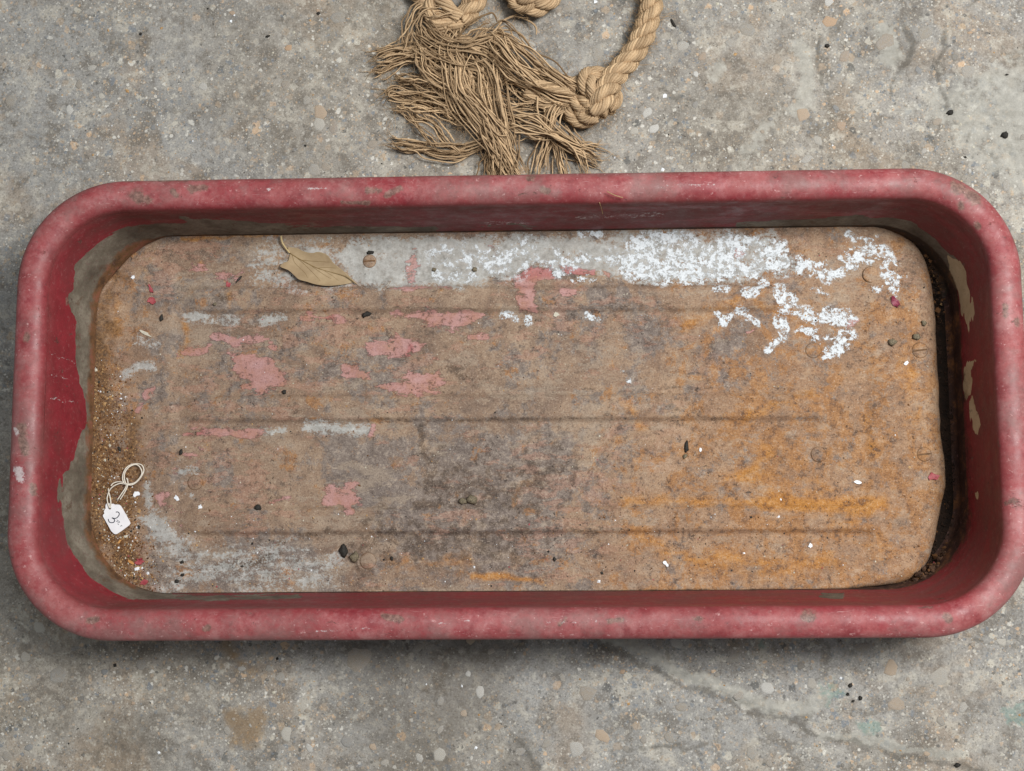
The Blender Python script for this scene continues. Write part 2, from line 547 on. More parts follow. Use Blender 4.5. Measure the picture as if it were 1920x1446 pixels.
def mat_red():
    M = Mat('faded_red_paint')
    n1 = M.noise(15, 5, 0.66)
    n2 = M.noise(62, 6, 0.72)
    n3 = M.noise(260, 5, 0.75)
    red = M.ramp(n2, [(0.32, s2l(112, 26, 38)), (0.68, s2l(138, 38, 48))])
    red = M.mix(M.step(n1, 0.48, 0.62, 0, 0.5), red, s2l(108, 48, 50))
    ck = M.attr('chalk')
    ckn = M.math('MULTIPLY', ck, M.step(M.math('ADD', M.math('MULTIPLY', n1, 0.5), M.math('MULTIPLY', n2, 0.5)), 0.38, 0.56, 0.35, 1.0))
    chalk = M.ramp(M.noise(34, 7, 0.74), [(0.34, s2l(142, 62, 65)), (0.46, s2l(157, 82, 83)), (0.56, s2l(163, 98, 98)), (0.68, s2l(172, 122, 120))])
    c = M.mix(ckn, red, chalk)
    # patchy bloom and rubbed-through red on the lip
    mot = M.math('MULTIPLY', M.step(M.noise(110, 6, 0.74), 0.52, 0.62, 0, 0.22), ck)
    c = M.mix(mot, c, s2l(184, 132, 133))
    rb = M.math('MULTIPLY', M.step(M.noise(24, 7, 0.74), 0.53, 0.62, 0, 0.55), ck)
    c = M.mix(rb, c, s2l(140, 40, 50))
    gd = M.math('MULTIPLY', M.step(M.noise(14, 7, 0.74), 0.46, 0.62, 0, 0.62), ck)
    c = M.mix(gd, c, s2l(124, 96, 93))
    # dirt film on walls
    dirt = M.math('MULTIPLY', M.attr('dirt'), M.step(M.noise(1.0, 6, 0.7, 0.3, M.scalev((14, 14, 60))), 0.38, 0.60))
    c = M.mix(M.math('MULTIPLY', dirt, 0.65), c, s2l(92, 72, 64))
    # bare grey primer
    gf = M.edge(M.attr('primer'), M.noise(60, 7, 0.68, 0.4), 0.55, 0.03)
    pcol = M.ramp(M.noise(26, 7, 0.74), [(0.34, s2l(76, 68, 57)), (0.5, s2l(104, 96, 83)), (0.64, s2l(132, 124, 110))])
    pcol = M.mix(M.step(n3, 0.52, 0.66, 0, 0.55), pcol, s2l(66, 56, 46))
    pcol = M.mix(M.step(n2, 0.56, 0.66, 0, 0.6), pcol, s2l(84, 60, 42))
    c = M.mix(gf, c, pcol)
    tf = M.edge(M.attr('tan'), M.noise(80, 6, 0.65, 0.3), 0.4, 0.03)
    c = M.mix(tf, c, M.ramp(n2, [(0.3, s2l(172, 154, 122)), (0.7, s2l(198, 182, 152))]))
    # rust at the foot, deepened on the right to paint the gap's shade
    ft = M.edge(M.attr('foot'), M.noise(55, 7, 0.76, 0.4), 0.6, 0.2)
    rust = M.ramp(n2, [(0.34, s2l(30, 23, 18)), (0.52, s2l(62, 43, 28)), (0.68, s2l(122, 82, 44))])
    rust = M.mix(M.math('MULTIPLY', M.attr('ochre'), 0.75), rust, M.ramp(n2, [(0.36, s2l(78, 52, 30)), (0.5, s2l(118, 80, 44)), (0.64, s2l(142, 84, 66))]))
    c = M.mix(M.math('MULTIPLY', ft, 0.92), c, rust)  # foot rust, plus the gap's painted shade on the right
    # rust and dirt spots
    sp = M.step(M.noise(1.0, 7, 0.76, 0.4, M.scalev((34, 70, 60))), 0.625, 0.68)
    c = M.mix(M.math('MULTIPLY', sp, 0.75), c, M.ramp(n3, [(0.4, s2l(70, 58, 52)), (0.6, s2l(118, 92, 82))]))
    sp2 = M.edge(M.attr('spot'), M.noise(90, 6, 0.78), 0.95, 0.2)
    c = M.mix(M.math('MULTIPLY', sp2, 0.75), c, M.ramp(n3, [(0.4, s2l(84, 72, 62)), (0.6, s2l(136, 112, 100))]))
    sp3 = M.step(M.noise(170, 6, 0.72), 0.635, 0.69, 0, 0.7)
    c = M.mix(sp3, c, s2l(78, 52, 50))
    scr = M.math('MULTIPLY', M.step(M.noise(1.0, 4, 0.6, 0.4, M.scalev((60, 900, 300))), 0.66, 0.72, 0, 0.4), ck)
    c = M.mix(scr, c, s2l(206, 172, 170))
    fl3 = M.step(M.noise(210, 4, 0.7), 0.63, 0.68, 0, 0.5)
    c = M.mix(M.math('MULTIPLY', fl3, ck), c, s2l(208, 168, 166))
    scf = M.edge(M.attr('scuff'), M.noise(240, 6, 0.8), 1.1, 0.15)
    c = M.mix(M.math('MULTIPLY', scf, 0.7), c, s2l(200, 194, 194))
    c = M.mix(M.step(n3, 0.55, 0.70, 0, 0.24), c, s2l(176, 132, 130))
    c = M.mix(M.step(n3, 0.34, 0.46, 0.25, 0.0), c, s2l(84, 44, 46))
    h = M.math('ADD', M.math('MULTIPLY', n2, 0.3), M.math('MULTIPLY', n3, 0.2))
    h = M.math('SUBTRACT', h, M.math('MULTIPLY', gf, 0.5))
    h = M.math('SUBTRACT', h, M.math('MULTIPLY', sp, 0.4))
    r = M.math('ADD', M.step(n2, 0.35, 0.65, 0.40, 0.62), M.math('MULTIPLY', M.math('MAXIMUM', gf, M.math('MAXIMUM', ft, dirt)), 0.3))
    return M.out(c, r, M.bump(h, 0.0008, 0.65), 0.4)


def mat_simple(name, a, b, sc=200, rough=0.8, bumpd=0.0004, spec=0.3, tone=False):
    M = Mat(name)
    n = M.noise(sc, 5, 0.65)
    c = M.ramp(n, [(0.3, a), (0.7, b)])
    if tone:
        t = M.attr('tone')
        c = M.mix(1.0, c, M.ramp(t, [(0.0, (0.42, 0.38, 0.34)), (0.5, (0.92, 0.91, 0.9)), (1.0, (1.3, 1.3, 1.28))]), 'MULTIPLY')
    return M.out(c, rough, M.bump(n, bumpd, 0.6), spec)


MC = mat_concrete()
MPANEL = mat_panel()
MRED = mat_red()
MJUTE = mat_simple('jute_yarn', s2l(160, 133, 102), s2l(202, 176, 142), 900, 0.9, 0.0003, 0.15, True)
MFUZZ = mat_simple('jute_fibre', s2l(152, 122, 88), s2l(186, 158, 122), 900, 0.9, 0.0002, 0.15, True)
MBASE = mat_simple('rusted_base', s2l(20, 15, 12), s2l(46, 32, 22), 120, 0.95)
MWHITE = mat_simple('white_chip', s2l(214, 220, 226), s2l(240, 242, 244), 300, 0.6)
MPALE = mat_simple('pale_chip', s2l(176, 172, 156), s2l(208, 202, 184), 300, 0.7)
MREDC = mat_simple('red_chip', s2l(134, 44, 54), s2l(172, 92, 94), 330, 0.55)
MPURP = mat_simple('dark_red_petal', s2l(92, 22, 44), s2l(150, 70, 88), 400, 0.5)
MORAN = mat_simple('ochre_chip', s2l(176, 122, 64), s2l(208, 160, 100), 260, 0.7)
MDARK = mat_simple('dark_crumb', s2l(26, 25, 24), s2l(58, 55, 50), 500, 0.8)
MGREY = mat_simple('grey_crumb', s2l(70, 64, 54), s2l(140, 128, 104), 700, 0.8, 0.0008)
MBRWN = mat_simple('brown_grit', s2l(72, 48, 28), s2l(122, 84, 50), 500, 0.9)
MTAN = mat_simple('tan_grit', s2l(150, 112, 70), s2l(196, 164, 118), 500, 0.85)
MSOIL = mat_simple('dark_soil', s2l(26, 19, 15), s2l(66, 47, 35), 260, 0.95, 0.0008)
MHEAP = mat_simple('brown_soil', s2l(46, 33, 25), s2l(96, 70, 52), 260, 0.95, 0.0008)
MSCREW = mat_simple('rusted_screw', s2l(120, 92, 68), s2l(166, 124, 82), 300, 0.7, 0.0004)
MSCREWG = mat_simple('grey_screw', s2l(112, 98, 84), s2l(150, 128, 108), 300, 0.6, 0.0004)
MSLOT = mat_simple('screw_slot_dirt', s2l(80, 60, 42), s2l(124, 94, 66), 400, 0.9)
MLEAF = mat_simple('dry_leaf', s2l(142, 121, 93), s2l(170, 149, 117), 45, 0.6, 0.0003)
MVEIN = mat_simple('leaf_vein', s2l(120, 98, 62), s2l(142, 120, 80), 300, 0.7)
MSTALK = mat_simple('leaf_stalk', s2l(180, 158, 112), s2l(204, 184, 140), 300, 0.6)
MTAG = mat_simple('white_card', s2l(222, 222, 226), s2l(238, 238, 240), 90, 0.7, 0.0001)
MINK = mat_simple('dark_ink', s2l(40, 44, 56), s2l(66, 70, 82), 400, 0.7)
MSTRING = mat_simple('white_string', s2l(206, 198, 182), s2l(232, 226, 214), 700, 0.8)
STONES = [mat_stone('pale_stone', s2l(196, 192, 182), s2l(168, 166, 160)), mat_stone('tan_stone', s2l(190, 164, 136), s2l(168, 146, 122)),
          mat_stone('white_stone', s2l(214, 214, 210), s2l(190, 188, 182)), mat_stone('blue_grey_stone', s2l(118, 124, 130), s2l(150, 152, 154)),
          mat_stone('orange_stone', s2l(196, 156, 116), s2l(176, 142, 112)), mat_stone('dark_stone', s2l(92, 92, 92), s2l(120, 118, 112))]

# ------------------------------------------------------------------ concrete floor
GROOVES = [  # photograph pixels: line, width, depth mm
    ([(1085, 1178), (1150, 1222), (1270, 1275), (1400, 1325), (1480, 1352), (1560, 1378), (1660, 1404), (1760, 1428), (1900, 1470)], 16, 1.6),
    ([(1800, 1186), (1860, 1203), (1925, 1216), (2000, 1240)], 12, 1.5),
    ([(1690, 45), (1702, 80), (1695, 110), (1680, 150), (1672, 185)], 14, 1.8),
    ([(1530, 60), (1536, 110), (1548, 150), (1560, 190)], 10, 1.2),
    ([(1770, 60), (1755, 120), (1765, 180), (1778, 215)], 16, 1.6),
    ([(1240, 165), (1262, 172), (1290, 170)], 8, 1.0),
    ([(960, 1380), (990, 1410), (1010, 1440)], 18, 1.2),
    ([(1180, 1405), (1260, 1402), (1330, 1398)], 10, 0.8),
]
RIDGES = [([(1090, 1172), (1140, 1196), (1260, 1250), (1350, 1290), (1440, 1322), (1510, 1335), (1545, 1300)], 15, 1.2),
          ([(1560, 1375), (1700, 1400), (1790, 1412)], 12, 0.7),
          ([(1500, 95), (1515, 140), (1500, 200)], 22, 0.8), ([(1650, 60), (1668, 110)], 16, 0.9)]


def floor_z(P):
    """P world xy -> height"""
    x, y = P[:, 0], P[:, 1]
    z = 0.0022 * fbm(x + 5, y + 5, 7, 3) + 0.0011 * fbm(x + 5, y + 5, 42, 4, 3.0)
    q = proj(np.c_[P, np.zeros(len(P))])
    wob = np.c_[fbm(x + 3, y + 9, 55, 3), fbm(x + 9, y + 3, 55, 3)] * 26
    for pts, w, d in GROOVES:
        z = z - d * 1e-3 * np.clip(1 - dseg(q + wob, pts) / w, 0, 1) ** 0.7
    for pts, w, d in RIDGES:
        z = z + d * 1e-3 * np.clip(1 - dseg(q + wob, pts) / w, 0, 1)
    return z - 0.001


def axis(lo, hi, step, far, nfar):
    a = np.arange(lo, hi, step)
    g = np.geomspace(step * 2, far, nfar)
    return np.r_[(lo - g)[::-1], a, a[-1] + g]


gx = axis(-0.56, 0.54, 0.0023, 1.6, 26)
gy = axis(-0.37, 0.47, 0.0023, 1.6, 26)
X, Y = np.meshgrid(gx, gy)
P2 = np.c_[X.ravel(), Y.ravel()]
Z = floor_z(P2)
Q = proj(np.c_[P2, np.zeros(len(P2))])
wob = np.c_[fbm(P2[:, 0], P2[:, 1], 40, 3), fbm(P2[:, 0] + 4, P2[:, 1] + 4, 40, 3)] * 36
Qw = Q + wob
crack = np.zeros(len(P2))
for pts, w, d in GROOVES:
    crack = np.maximum(crack, stroke(Qw, np.asarray(pts) + np.array([0, 4]), w * 0.8, 0.78))
slurry = np.zeros(len(P2))
for pts, w, d in RIDGES:
    slurry = np.maximum(slurry, stroke(Qw, pts, w * 1.7, 1.0))
slurry = np.maximum(slurry, blob(Qw, [(1700, 210), (1830, 120), (1960, 60), (1960, 420), (1830, 330), (1790, 270)], 90, 0.72))
slurry = np.maximum(slurry, blob(Qw, [(1330, 120), (1360, 90), (1372, 150), (1345, 160)], 20, 0.7))
slurry = np.maximum(slurry, stroke(Qw, [(1518, 110), (1505, 160), (1480, 200), (1420, 240), (1400, 310)], 34, 0.62))
stain_shade = np.maximum.reduce([blob(Qw, [(640, 1180), (960, 1180), (950, 1300), (860, 1470), (720, 1470), (660, 1300)], 150, 0.95),  # soft shadow of a person, painted in; the other blobs are stains
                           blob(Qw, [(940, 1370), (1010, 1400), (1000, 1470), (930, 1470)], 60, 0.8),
                           blob(Qw, [(1150, -20), (1320, 0), (1330, 160), (1240, 150)], 120, 0.55),
                           blob(Qw, [(120, 1330), (240, 1300), (330, 1400), (200, 1460)], 100, 0.6),
                           blob(Qw, [(1600, 10), (1720, 0), (1740, 130), (1650, 150)], 110, 0.6),
                           blob(Qw, [(330, 180), (420, 190), (420, 240), (350, 235)], 60, 0.55)])
rusty = np.maximum.reduce([blob(Qw, [(430, 1340), (490, 1320), (505, 1370), (470, 1400), (430, 1390)], 45, 0.9),
                           blob(Qw, [(410, 1200), (440, 1195), (490, 1260), (470, 1280), (420, 1240)], 40, 0.7),
                           blob(Qw, [(230, 80), (280, 70), (270, 110), (235, 105)], 30, 0.5)])
green = np.maximum.reduce([blob(Qw, [(1610, 1355), (1650, 1350), (1650, 1376), (1620, 1380)], 16, 0.9),
                           blob(Qw, [(1880, 1320), (1925, 1310), (1925, 1360), (1890, 1350)], 30, 0.75),
                           blob(Qw, [(1425, 1195), (1440, 1195), (1440, 1215), (1425, 1210)], 14, 0.7),
                           blob(Qw, [(1530, 1290), (1570, 1270), (1590, 1310), (1540, 1330)], 40, 0.6)])
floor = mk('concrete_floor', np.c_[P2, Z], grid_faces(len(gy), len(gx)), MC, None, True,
           dict(crack=crack, slurry=slurry, stain_shade=stain_shade, rusty=rusty, green=green), kind='structure')
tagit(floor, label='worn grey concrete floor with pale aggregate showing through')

# aggregate stones set in the concrete
stone_meshes = []
for k in range(14):
    n = random.choice((7, 8, 9))
    el = random.uniform(0.6, 0.95)
    ang = np.sort(np.linspace(0, 2 * math.pi, n, endpoint=False) + RNG.uniform(-0.28, 0.28, n))
    rad = RNG.uniform(0.62, 1.05, n)
    ring = np.c_[np.cos(ang) * rad, np.sin(ang) * rad * el]
    V = np.vstack([np.c_[ring * 1.04, np.full(n, -0.16)], np.c_[ring, np.full(n, 0.02)], np.c_[ring * 0.72 + RNG.uniform(-0.05, 0.05, (n, 2)), RNG.uniform(0.05, 0.09, n)], [[0, 0, 0.09]]])
    Fc = []
    for a in range(n):
        b = (a + 1) % n
        Fc += [(a, b, n + b, n + a), (n + a, n + b, 2 * n + b, 2 * n + a), (2 * n + a, 2 * n + b, 3 * n)]
    me = bpy.data.meshes.new('stone')
    me.from_pydata(V.tolist(), [], Fc)
    me.materials.append(STONES[0])
    me.polygons.foreach_set('use_smooth', np.full(len(me.polygons), True))
    stone_meshes.append(me)
placed = []
KEY = [(1555, 40, 17, 4), (1585, 105, 17, 4), (1660, 78, 24, 4), (1318, 105, 13, 4), (1458, 110, 14, 1), (1478, 165, 15, 1), (1505, 215, 18, 1), (1577, 236, 13, 4),
       (1757, 228, 15, 1), (1735, 60, 20, 0), (1815, 133, 18, 2), (1512, 298, 15, 2), (1280, 85, 16, 2), (1400, 55, 20, 2), (1888, 345, 17, 2), (1845, 372, 15, 2),
       (635, 32, 22, 0), (541, 89, 10, 4), (535, 158, 13, 1), (600, 210, 18, 1), (624, 237, 20, 4), (597, 231, 16, 0), (380, 161, 12, 2), (435, 24, 9, 4), (575, 188, 14, 0),
       (588, 318, 16, 2), (608, 312, 13, 1), (228, 218, 10, 2), (130, 205, 13, 2), (172, 126, 11, 2), (18, 188, 16, 0), (675, 1236, 34, 1), (900, 1296, 17, 2), (525, 1270, 12, 2),
       (735, 1195, 12, 0), (1270, 1207, 18, 2), (1440, 1290, 15, 2), (1278, 1327, 15, 4), (1080, 1405, 20, 2), (1055, 1270, 12, 2), (1410, 1410, 17, 2), (1620, 1215, 20, 0),
       (1670, 1254, 20, 1), (1682, 1320, 22, 1), (1378, 1232, 16, 0), (580, 1404, 13, 2), (722, 1430, 12, 0), (823, 1415, 17, 0), (785, 1420, 12, 2), (538, 1378, 16, 0),
       (110, 1265, 24, 3), (548, 1378, 11, 3), (650, 1391, 14, 3), (825, 1316, 12, 3), (265, 1245, 14, 3), (45, 1232, 14, 0), (75, 1178, 16, 0), (1130, 1380, 20, 1),
       (1100, 1300, 22, 1), (1025, 1395, 14, 0), (1760, 1270, 22, 0), (1120, 100, 22, 0), (1115, 165, 16, 0), (1215, 210, 17, 2), (1225, 240, 16, 2), (1190, 245, 12, 0), (1065, 15, 16, 1)]
for (x, y, s, m) in KEY:
    placed.append((x, y, s, m))
tries = 0
while len(placed) < 290 and tries < 9000:
    tries += 1
    x, y = random.uniform(-20, 1940), random.choice([random.uniform(-20, 330), random.uniform(1180, 1466)])
    s = 5.0 + 9.5 * random.random() ** 2.2
    den = 0.35 + 0.65 * min(1, max(0, x - 250) / 500)
    if random.random() > den or any((x - a) ** 2 + (y - b) ** 2 < (s + c + 4) ** 2 for a, b, c, _ in placed):
        continue
    placed.append((x, y, s, random.choice([0, 0, 1, 1, 2, 2, 3, 3, 4, 5])))
pw = np.array([at(x, y, 0)[:2] for x, y, _, _ in placed])
pzs = floor_z(pw)
for (x, y, s, m), w, z in zip(placed, pw, pzs):
    o = bpy.data.objects.new('stone', random.choice(stone_meshes))
    r = s * pxl(0) * 0.95
    o.location = (w[0], w[1], z)
    o.scale = (r, r * random.uniform(0.8, 1.1), 0.0045)
    o.rotation_euler = (0, 0, random.uniform(0, 6.28))
    COL.objects.link(o)
    o.parent = floor
    o.material_slots[0].link = 'OBJECT'
    o.material_slots[0].material = STONES[m]

# ------------------------------------------------------------------ wagon tray
tray = empty('wagon_tray', (0, 0, 0), label='long red metal wagon tray with rolled rim and rusted peeling bottom', category='wagon')
PT = 0.0245          # height of the raised bottom panel


def rrect(x0, x1, y0, y1, r, nl=430, ns=150, nc=80):
    """rounded rectangle with fixed counts, so loops correspond"""
    pts = []

    def line(a, b, n):
        t = np.linspace(0, 1, n, endpoint=False)[:, None]
        pts.append(np.asarray(a) * (1 - t) + np.asarray(b) * t)

    def arc(c, a0):
        t = a0 + np.linspace(0, math.pi / 2, nc, endpoint=False)
        pts.append(np.c_[c[0] + r * np.cos(t), c[1] + r * np.sin(t)])
    line((x0 + r, y0), (x1 - r, y0), nl)
    arc((x1 - r, y0 + r), -math.pi / 2)
    line((x1, y0 + r), (x1, y1 - r), ns)
    arc((x1 - r, y1 - r), 0)
    line((x1 - r, y1), (x0 + r, y1), nl)
    arc((x0 + r, y1 - r), math.pi / 2)
    line((x0, y1 - r), (x0, y0 + r), ns)
    arc((x0 + r, y0 + r), math.pi)
    return np.vstack(pts)


HX, HY, RO = 0.4452, 0.2050, 0.096
NP = len(rrect(-1, 1, -1, 1, 0.1))


def loop(off, z):
    p = rrect(-HX + off, HX - off, -HY + off, HY - off, RO - off)
    return np.c_[p, np.full(NP, z)]


# rim: a rolled lip, from its tucked-under edge over the top to the inner shoulder
rim_prof = []
for a in np.linspace(math.radians(-75), math.radians(180 + 0), 30):
    rx, rz = (0.0138, 0.0100)
    rim_prof.append((0.0138 - rx * math.cos(a), 0.1045 + rz * math.sin(a)))
rim_prof = rim_prof[:-1]
shoulder = (0.0278, 0.1020)
V = np.vstack([loop(o, z) for o, z in rim_prof] + [loop(*shoulder)])
wv = fbm(V[:, 0] + 3, V[:, 1] + 3, 9, 2)
V[:, 2] += 0.0016 * wv
V[:, :2] *= 1 + 0.0012 * fbm(V[:, 0] + 8, V[:, 1] + 8, 14, 2)[:, None]
RQ = proj(V)
up = np.clip((V[:, 2] - 0.098) / 0.012, 0, 1)
outer = np.repeat(np.array([o for o, _ in rim_prof] + [shoulder[0]]), NP)
chalk = np.clip(1.15 - np.clip((outer - 0.019) / 0.008, 0, 1) * 0.75, 0, 1) * (0.45 + 0.55 * up)
chalk *= 0.78 + 0.5 * np.clip(fbm(V[:, 0], V[:, 1], 18, 4) + 0.35, 0, 0.6)
SPOTS = [([(690, 357), (712, 357)], 9), ([(725, 366), (752, 353)], 7), ([(255, 365), (272, 375)], 16), ([(360, 355), (382, 352)], 10), ([(325, 358), (330, 365)], 8),
         ([(990, 335), (1000, 334)], 6), ([(1018, 356), (1028, 358)], 8), ([(640, 380), (690, 381)], 5), ([(1790, 350), (1815, 362), (1830, 375)], 14), ([(1800, 383), (1802, 390)], 8),
         ([(1832, 420), (1834, 424)], 8), ([(38, 800), (48, 850)], 11), ([(60, 912), (62, 925)], 9), ([(50, 635), (52, 630)], 9), ([(1510, 1155), (1522, 1157)], 13),
         ([(1772, 1155), (1780, 1160)], 10), ([(1300, 1160), (1310, 1160)], 8), ([(170, 1165), (180, 1162)], 10), ([(720, 1155), (750, 1160)], 9), ([(1140, 1165), (1165, 1162)], 7),
         ([(235, 336), (290, 335), (380, 334)], 7), ([(1885, 575), (1886, 590)], 9), ([(1905, 600), (1907, 610)], 7), ([(1050, 1170), (1060, 1160)], 7), ([(385, 1180), (390, 1176)], 7)]
spot = np.zeros(len(V))
for pts, w in SPOTS:
    spot = np.maximum(spot, stroke(RQ, pts, w * 1.5, 0.95))
scuff = np.maximum.reduce([stroke(RQ, [(33, 880), (38, 895)], 16, 0.9), stroke(RQ, [(30, 805), (32, 812)], 8, 0.9), stroke(RQ, [(1020, 1166), (1120, 1165)], 3.5, 0.75),
                           stroke(RQ, [(590, 1183), (660, 1181), (700, 1180)], 3, 0.7), stroke(RQ, [(820, 1168), (880, 1165)], 3, 0.75), stroke(RQ, [(575, 354), (615, 354)], 3, 0.7),
                           stroke(RQ, [(502, 356), (504, 356)], 5, 0.9), stroke(RQ, [(1230, 350), (1340, 347)], 4, 0.6)])
zero = np.zeros(len(V))
mk('rim', V, grid_faces(len(rim_prof) + 1, NP, True)[:, ::-1], MRED, tray, True,
   dict(chalk=chalk, spot=spot, scuff=scuff, primer=zero, tan=zero, foot=zero, dirt=0.25 + 0.6 * np.clip(1 - outer / 0.006, 0, 1) * (V[:, 1] > 0.1)), label='faded pinkish red rolled rim of the tray')

# walls: loft from the shoulder to the foot
foot = rrect(-0.3950, 0.4105, -0.1618, 0.1722, 0.080)
sh = loop(*shoulder)
rows = []
NW = 52
for t in np.linspace(0, 1, NW):
    z = shoulder[1] * (1 - t) + 0.0065 * t
    k = t ** 1.15
    p = sh[:, :2] * (1 - k) + foot * k
    rows.append(np.c_[p, np.full(NP, z)])
for q, (ins, z) in enumerate(((0.0015, 0.0035), (0.004, 0.002))):
    c = foot * (1 - ins / 0.2)
    rows.append(np.c_[c, np.full(NP, z)])
V = np.vstack(rows)
V[:, :2] *= 1 + 0.0020 * fbm(V[:, 0] + 8, V[:, 1] + 8, 12, 2)[:, None] * np.clip((0.1 - V[:, 2]) / 0.02, 0, 1)[:, None]
WQ = proj(V)
wob = np.c_[fbm(V[:, 0] * 1 + V[:, 2] * 3, V[:, 1] + 2, 60, 3), fbm(V[:, 0] + 4, V[:, 1] + V[:, 2] * 3, 60, 3)] * 12
Wq = WQ + wob
primer = blob(Wq, [(127, 560), (143, 602), (141, 668), (150, 720), (163, 748), (162, 795), (146, 833), (132, 880), (115, 890), (111, 936), (120, 970), (127, 1021), (150, 1058),
                   (174, 1087), (202, 1106), (240, 1122), (330, 1120), (300, 1050), (240, 900), (260, 600), (400, 500), (820, 470), (820, 424), (700, 423), (560, 424), (443, 413), (393, 411), (337, 407),
                   (350, 419), (277, 420), (241, 424), (194, 447), (166, 471), (138, 499), (141, 543), (128, 552)], 8)
primer = np.maximum(primer, blob(Wq, [(1380, 419), (1480, 413), (1600, 405), (1660, 407), (1708, 417), (1740, 439), (1762, 458), (1784, 477), (1797, 491), (1770, 560), (1660, 480), (1380, 440)], 7))
primer = np.maximum(primer, stroke(Wq, [(900, 424), (960, 422), (1010, 424)], 9, 0.62))
primer = np.maximum(primer, stroke(Wq, [(240, 1121), (420, 1121), (560, 1119)], 12, 0.75))
primer = np.maximum(primer, stroke(Wq, [(1540, 1116), (1580, 1117)], 9, 0.85))
primer = np.maximum(primer, stroke(Wq, [(1570, 379), (1600, 377), (1622, 377)], 4, 0.85))
primer *= np.clip((0.095 - V[:, 2]) / 0.006, 0, 1)
tanm = np.maximum.reduce([blob(Wq, [(1775, 478), (1797, 489), (1814, 510), (1816, 535), (1821, 560), (1825, 586), (1821, 610), (1817, 628), (1811, 606), (1800, 580), (1795, 545), (1783, 530)], 5),
                          blob(Wq, [(1816, 675), (1828, 678), (1825, 690), (1820, 695), (1825, 714), (1820, 735), (1813, 755), (1807, 720), (1807, 694)], 5),
                          blob(Wq, [(1823, 742), (1830, 765), (1838, 798), (1832, 818), (1822, 803), (1816, 762)], 5),
                          stroke(Wq, [(1830, 925), (1832, 930)], 8)])
side_r = np.clip((V[:, 0] - 0.36) / 0.03, 0, 1)
hgt = V[:, 2]
footm = np.clip(1.0 - (hgt - 0.004) / (0.030 + 0.018 * side_r * np.clip((Wq[:, 1] - 540) / 60, 0, 1)), 0, 1) * (1.05 - 0.35 * side_r * np.clip((560 - Wq[:, 1]) / 60, 0, 1))
side_l = np.clip((-V[:, 0] - 0.33) / 0.03, 0, 1)
footm = np.maximum(footm, side_l * np.clip(1.12 - (hgt - 0.020) / 0.022, 0, 1.05))
footm = np.maximum(footm, np.clip(1.15 - (hgt - 0.0225) / 0.0075, 0, 0.95))
footm = np.maximum(footm, 0.9 * side_r * np.clip((Wq[:, 1] - 560) / 80, 0, 1) * np.clip(1 - (hgt - 0.004) / 0.055, 0, 1))  # right foot: grime carried higher, painting the shade of the unlit gap
dirt = 0.35 + 0.5 * np.clip(1 - hgt / 0.09, 0, 1) * (V[:, 1] < -0.1) + 0.3 * (V[:, 1] > 0.15)
dirt = dirt * (1 - 0.65 * np.clip((-V[:, 0] - 0.36) / 0.03, 0, 1))
chalkw = 0.22 * np.clip((hgt - 0.09) / 0.012, 0, 1)
spot = np.maximum.reduce([stroke(Wq, [(125, 560), (128, 566)], 8, 0.9), stroke(Wq, [(585, 424), (600, 425)], 10, 0.8), stroke(Wq, [(648, 424), (662, 424)], 6, 0.9)])
scuff = np.maximum.reduce([stroke(Wq, [(95, 700 + 0), (135, 712)], 3, 0.55), stroke(Wq, [(95, 745), (140, 755)], 3, 0.5), stroke(Wq, [(92, 660), (140, 680)], 3, 0.5),
                           stroke(Wq, [(1080, 409), (1240, 402)], 10, 0.42), stroke(Wq, [(910, 420), (990, 418)], 6, 0.45)])
mk('side_wall', V, grid_faces(len(rows), NP, True)[:, ::-1], MRED, tray, True,
   dict(chalk=chalkw, spot=spot, scuff=scuff, primer=primer, tan=tanm, foot=footm, dirt=dirt, ochre=side_l), label='dark red inner wall with paint worn to grey along the foot')
# outer skin of the walls and the underside
so = loop(0.0262, 0.1025)
fo = rrect(-0.3968, 0.4122, -0.1636, 0.1740, 0.082)
V = np.vstack([so, np.c_[fo, np.full(NP, 0.0060)], np.c_[fo * 0.985, np.full(NP, 0.0006)]])
zero = np.zeros(len(V))
mk('outer_skin', V, grid_faces(3, NP, True), MRED, tray, True, dict(chalk=zero, spot=zero, scuff=zero, primer=zero, tan=zero, foot=zero, dirt=zero + 0.4))
bp = rrect(-0.3930, 0.408, -0.1600, 0.1702, 0.079, 20, 10, 10)
n = len(bp)
mk('tray_base', np.vstack([np.c_[bp, np.full(n, 0.0030)], np.c_[bp, np.full(n, 0.0008)]]),
   [tuple(range(n)), tuple(range(n, 2 * n))[::-1]] + [(i, n + i, n + (i + 1) % n, (i + 1) % n) for i in range(n)], MBASE, tray, False)

# raised bottom panel
OUT_PX = [(178, 700), (183, 610), (193, 552), (232, 500), (280, 462), (330, 446), (440, 441), (700, 437), (960, 433), (1200, 429), (1400, 424), (1600, 419), (1660, 421), (1710, 446),
          (1743, 490), (1757, 560), (1765, 700), (1770, 800), (1777, 895), (1766, 965), (1748, 1045), (1716, 1083), (1650, 1099), (1500, 1103), (1200, 1106), (960, 1108), (700, 1110),
          (450, 1112), (300, 1113), (250, 1100), (205, 1053), (178, 1003), (169, 950), (172, 850)]
ow = np.array([at(x, y, PT - 0.004)[:2] for x, y in OUT_PX])
oc = catmull(np.c_[np.vstack([ow, ow[:1]]), np.zeros(len(ow) + 1)], 420)[:-1, :2]
oc = oc + np.c_[fbm(oc[:, 0] + 2, oc[:, 1] + 2, 45, 3), fbm(oc[:, 0] + 6, oc[:, 1] + 3, 45, 3)] * 0.0026
_t = np.roll(oc, -1, 0) - np.roll(oc, 1, 0)
_n = np.c_[_t[:, 1], -_t[:, 0]] / (np.linalg.norm(_t, axis=1)[:, None] + 1e-9)
_n *= np.sign((_n * (oc - oc.mean(0))).sum(1))[:, None]
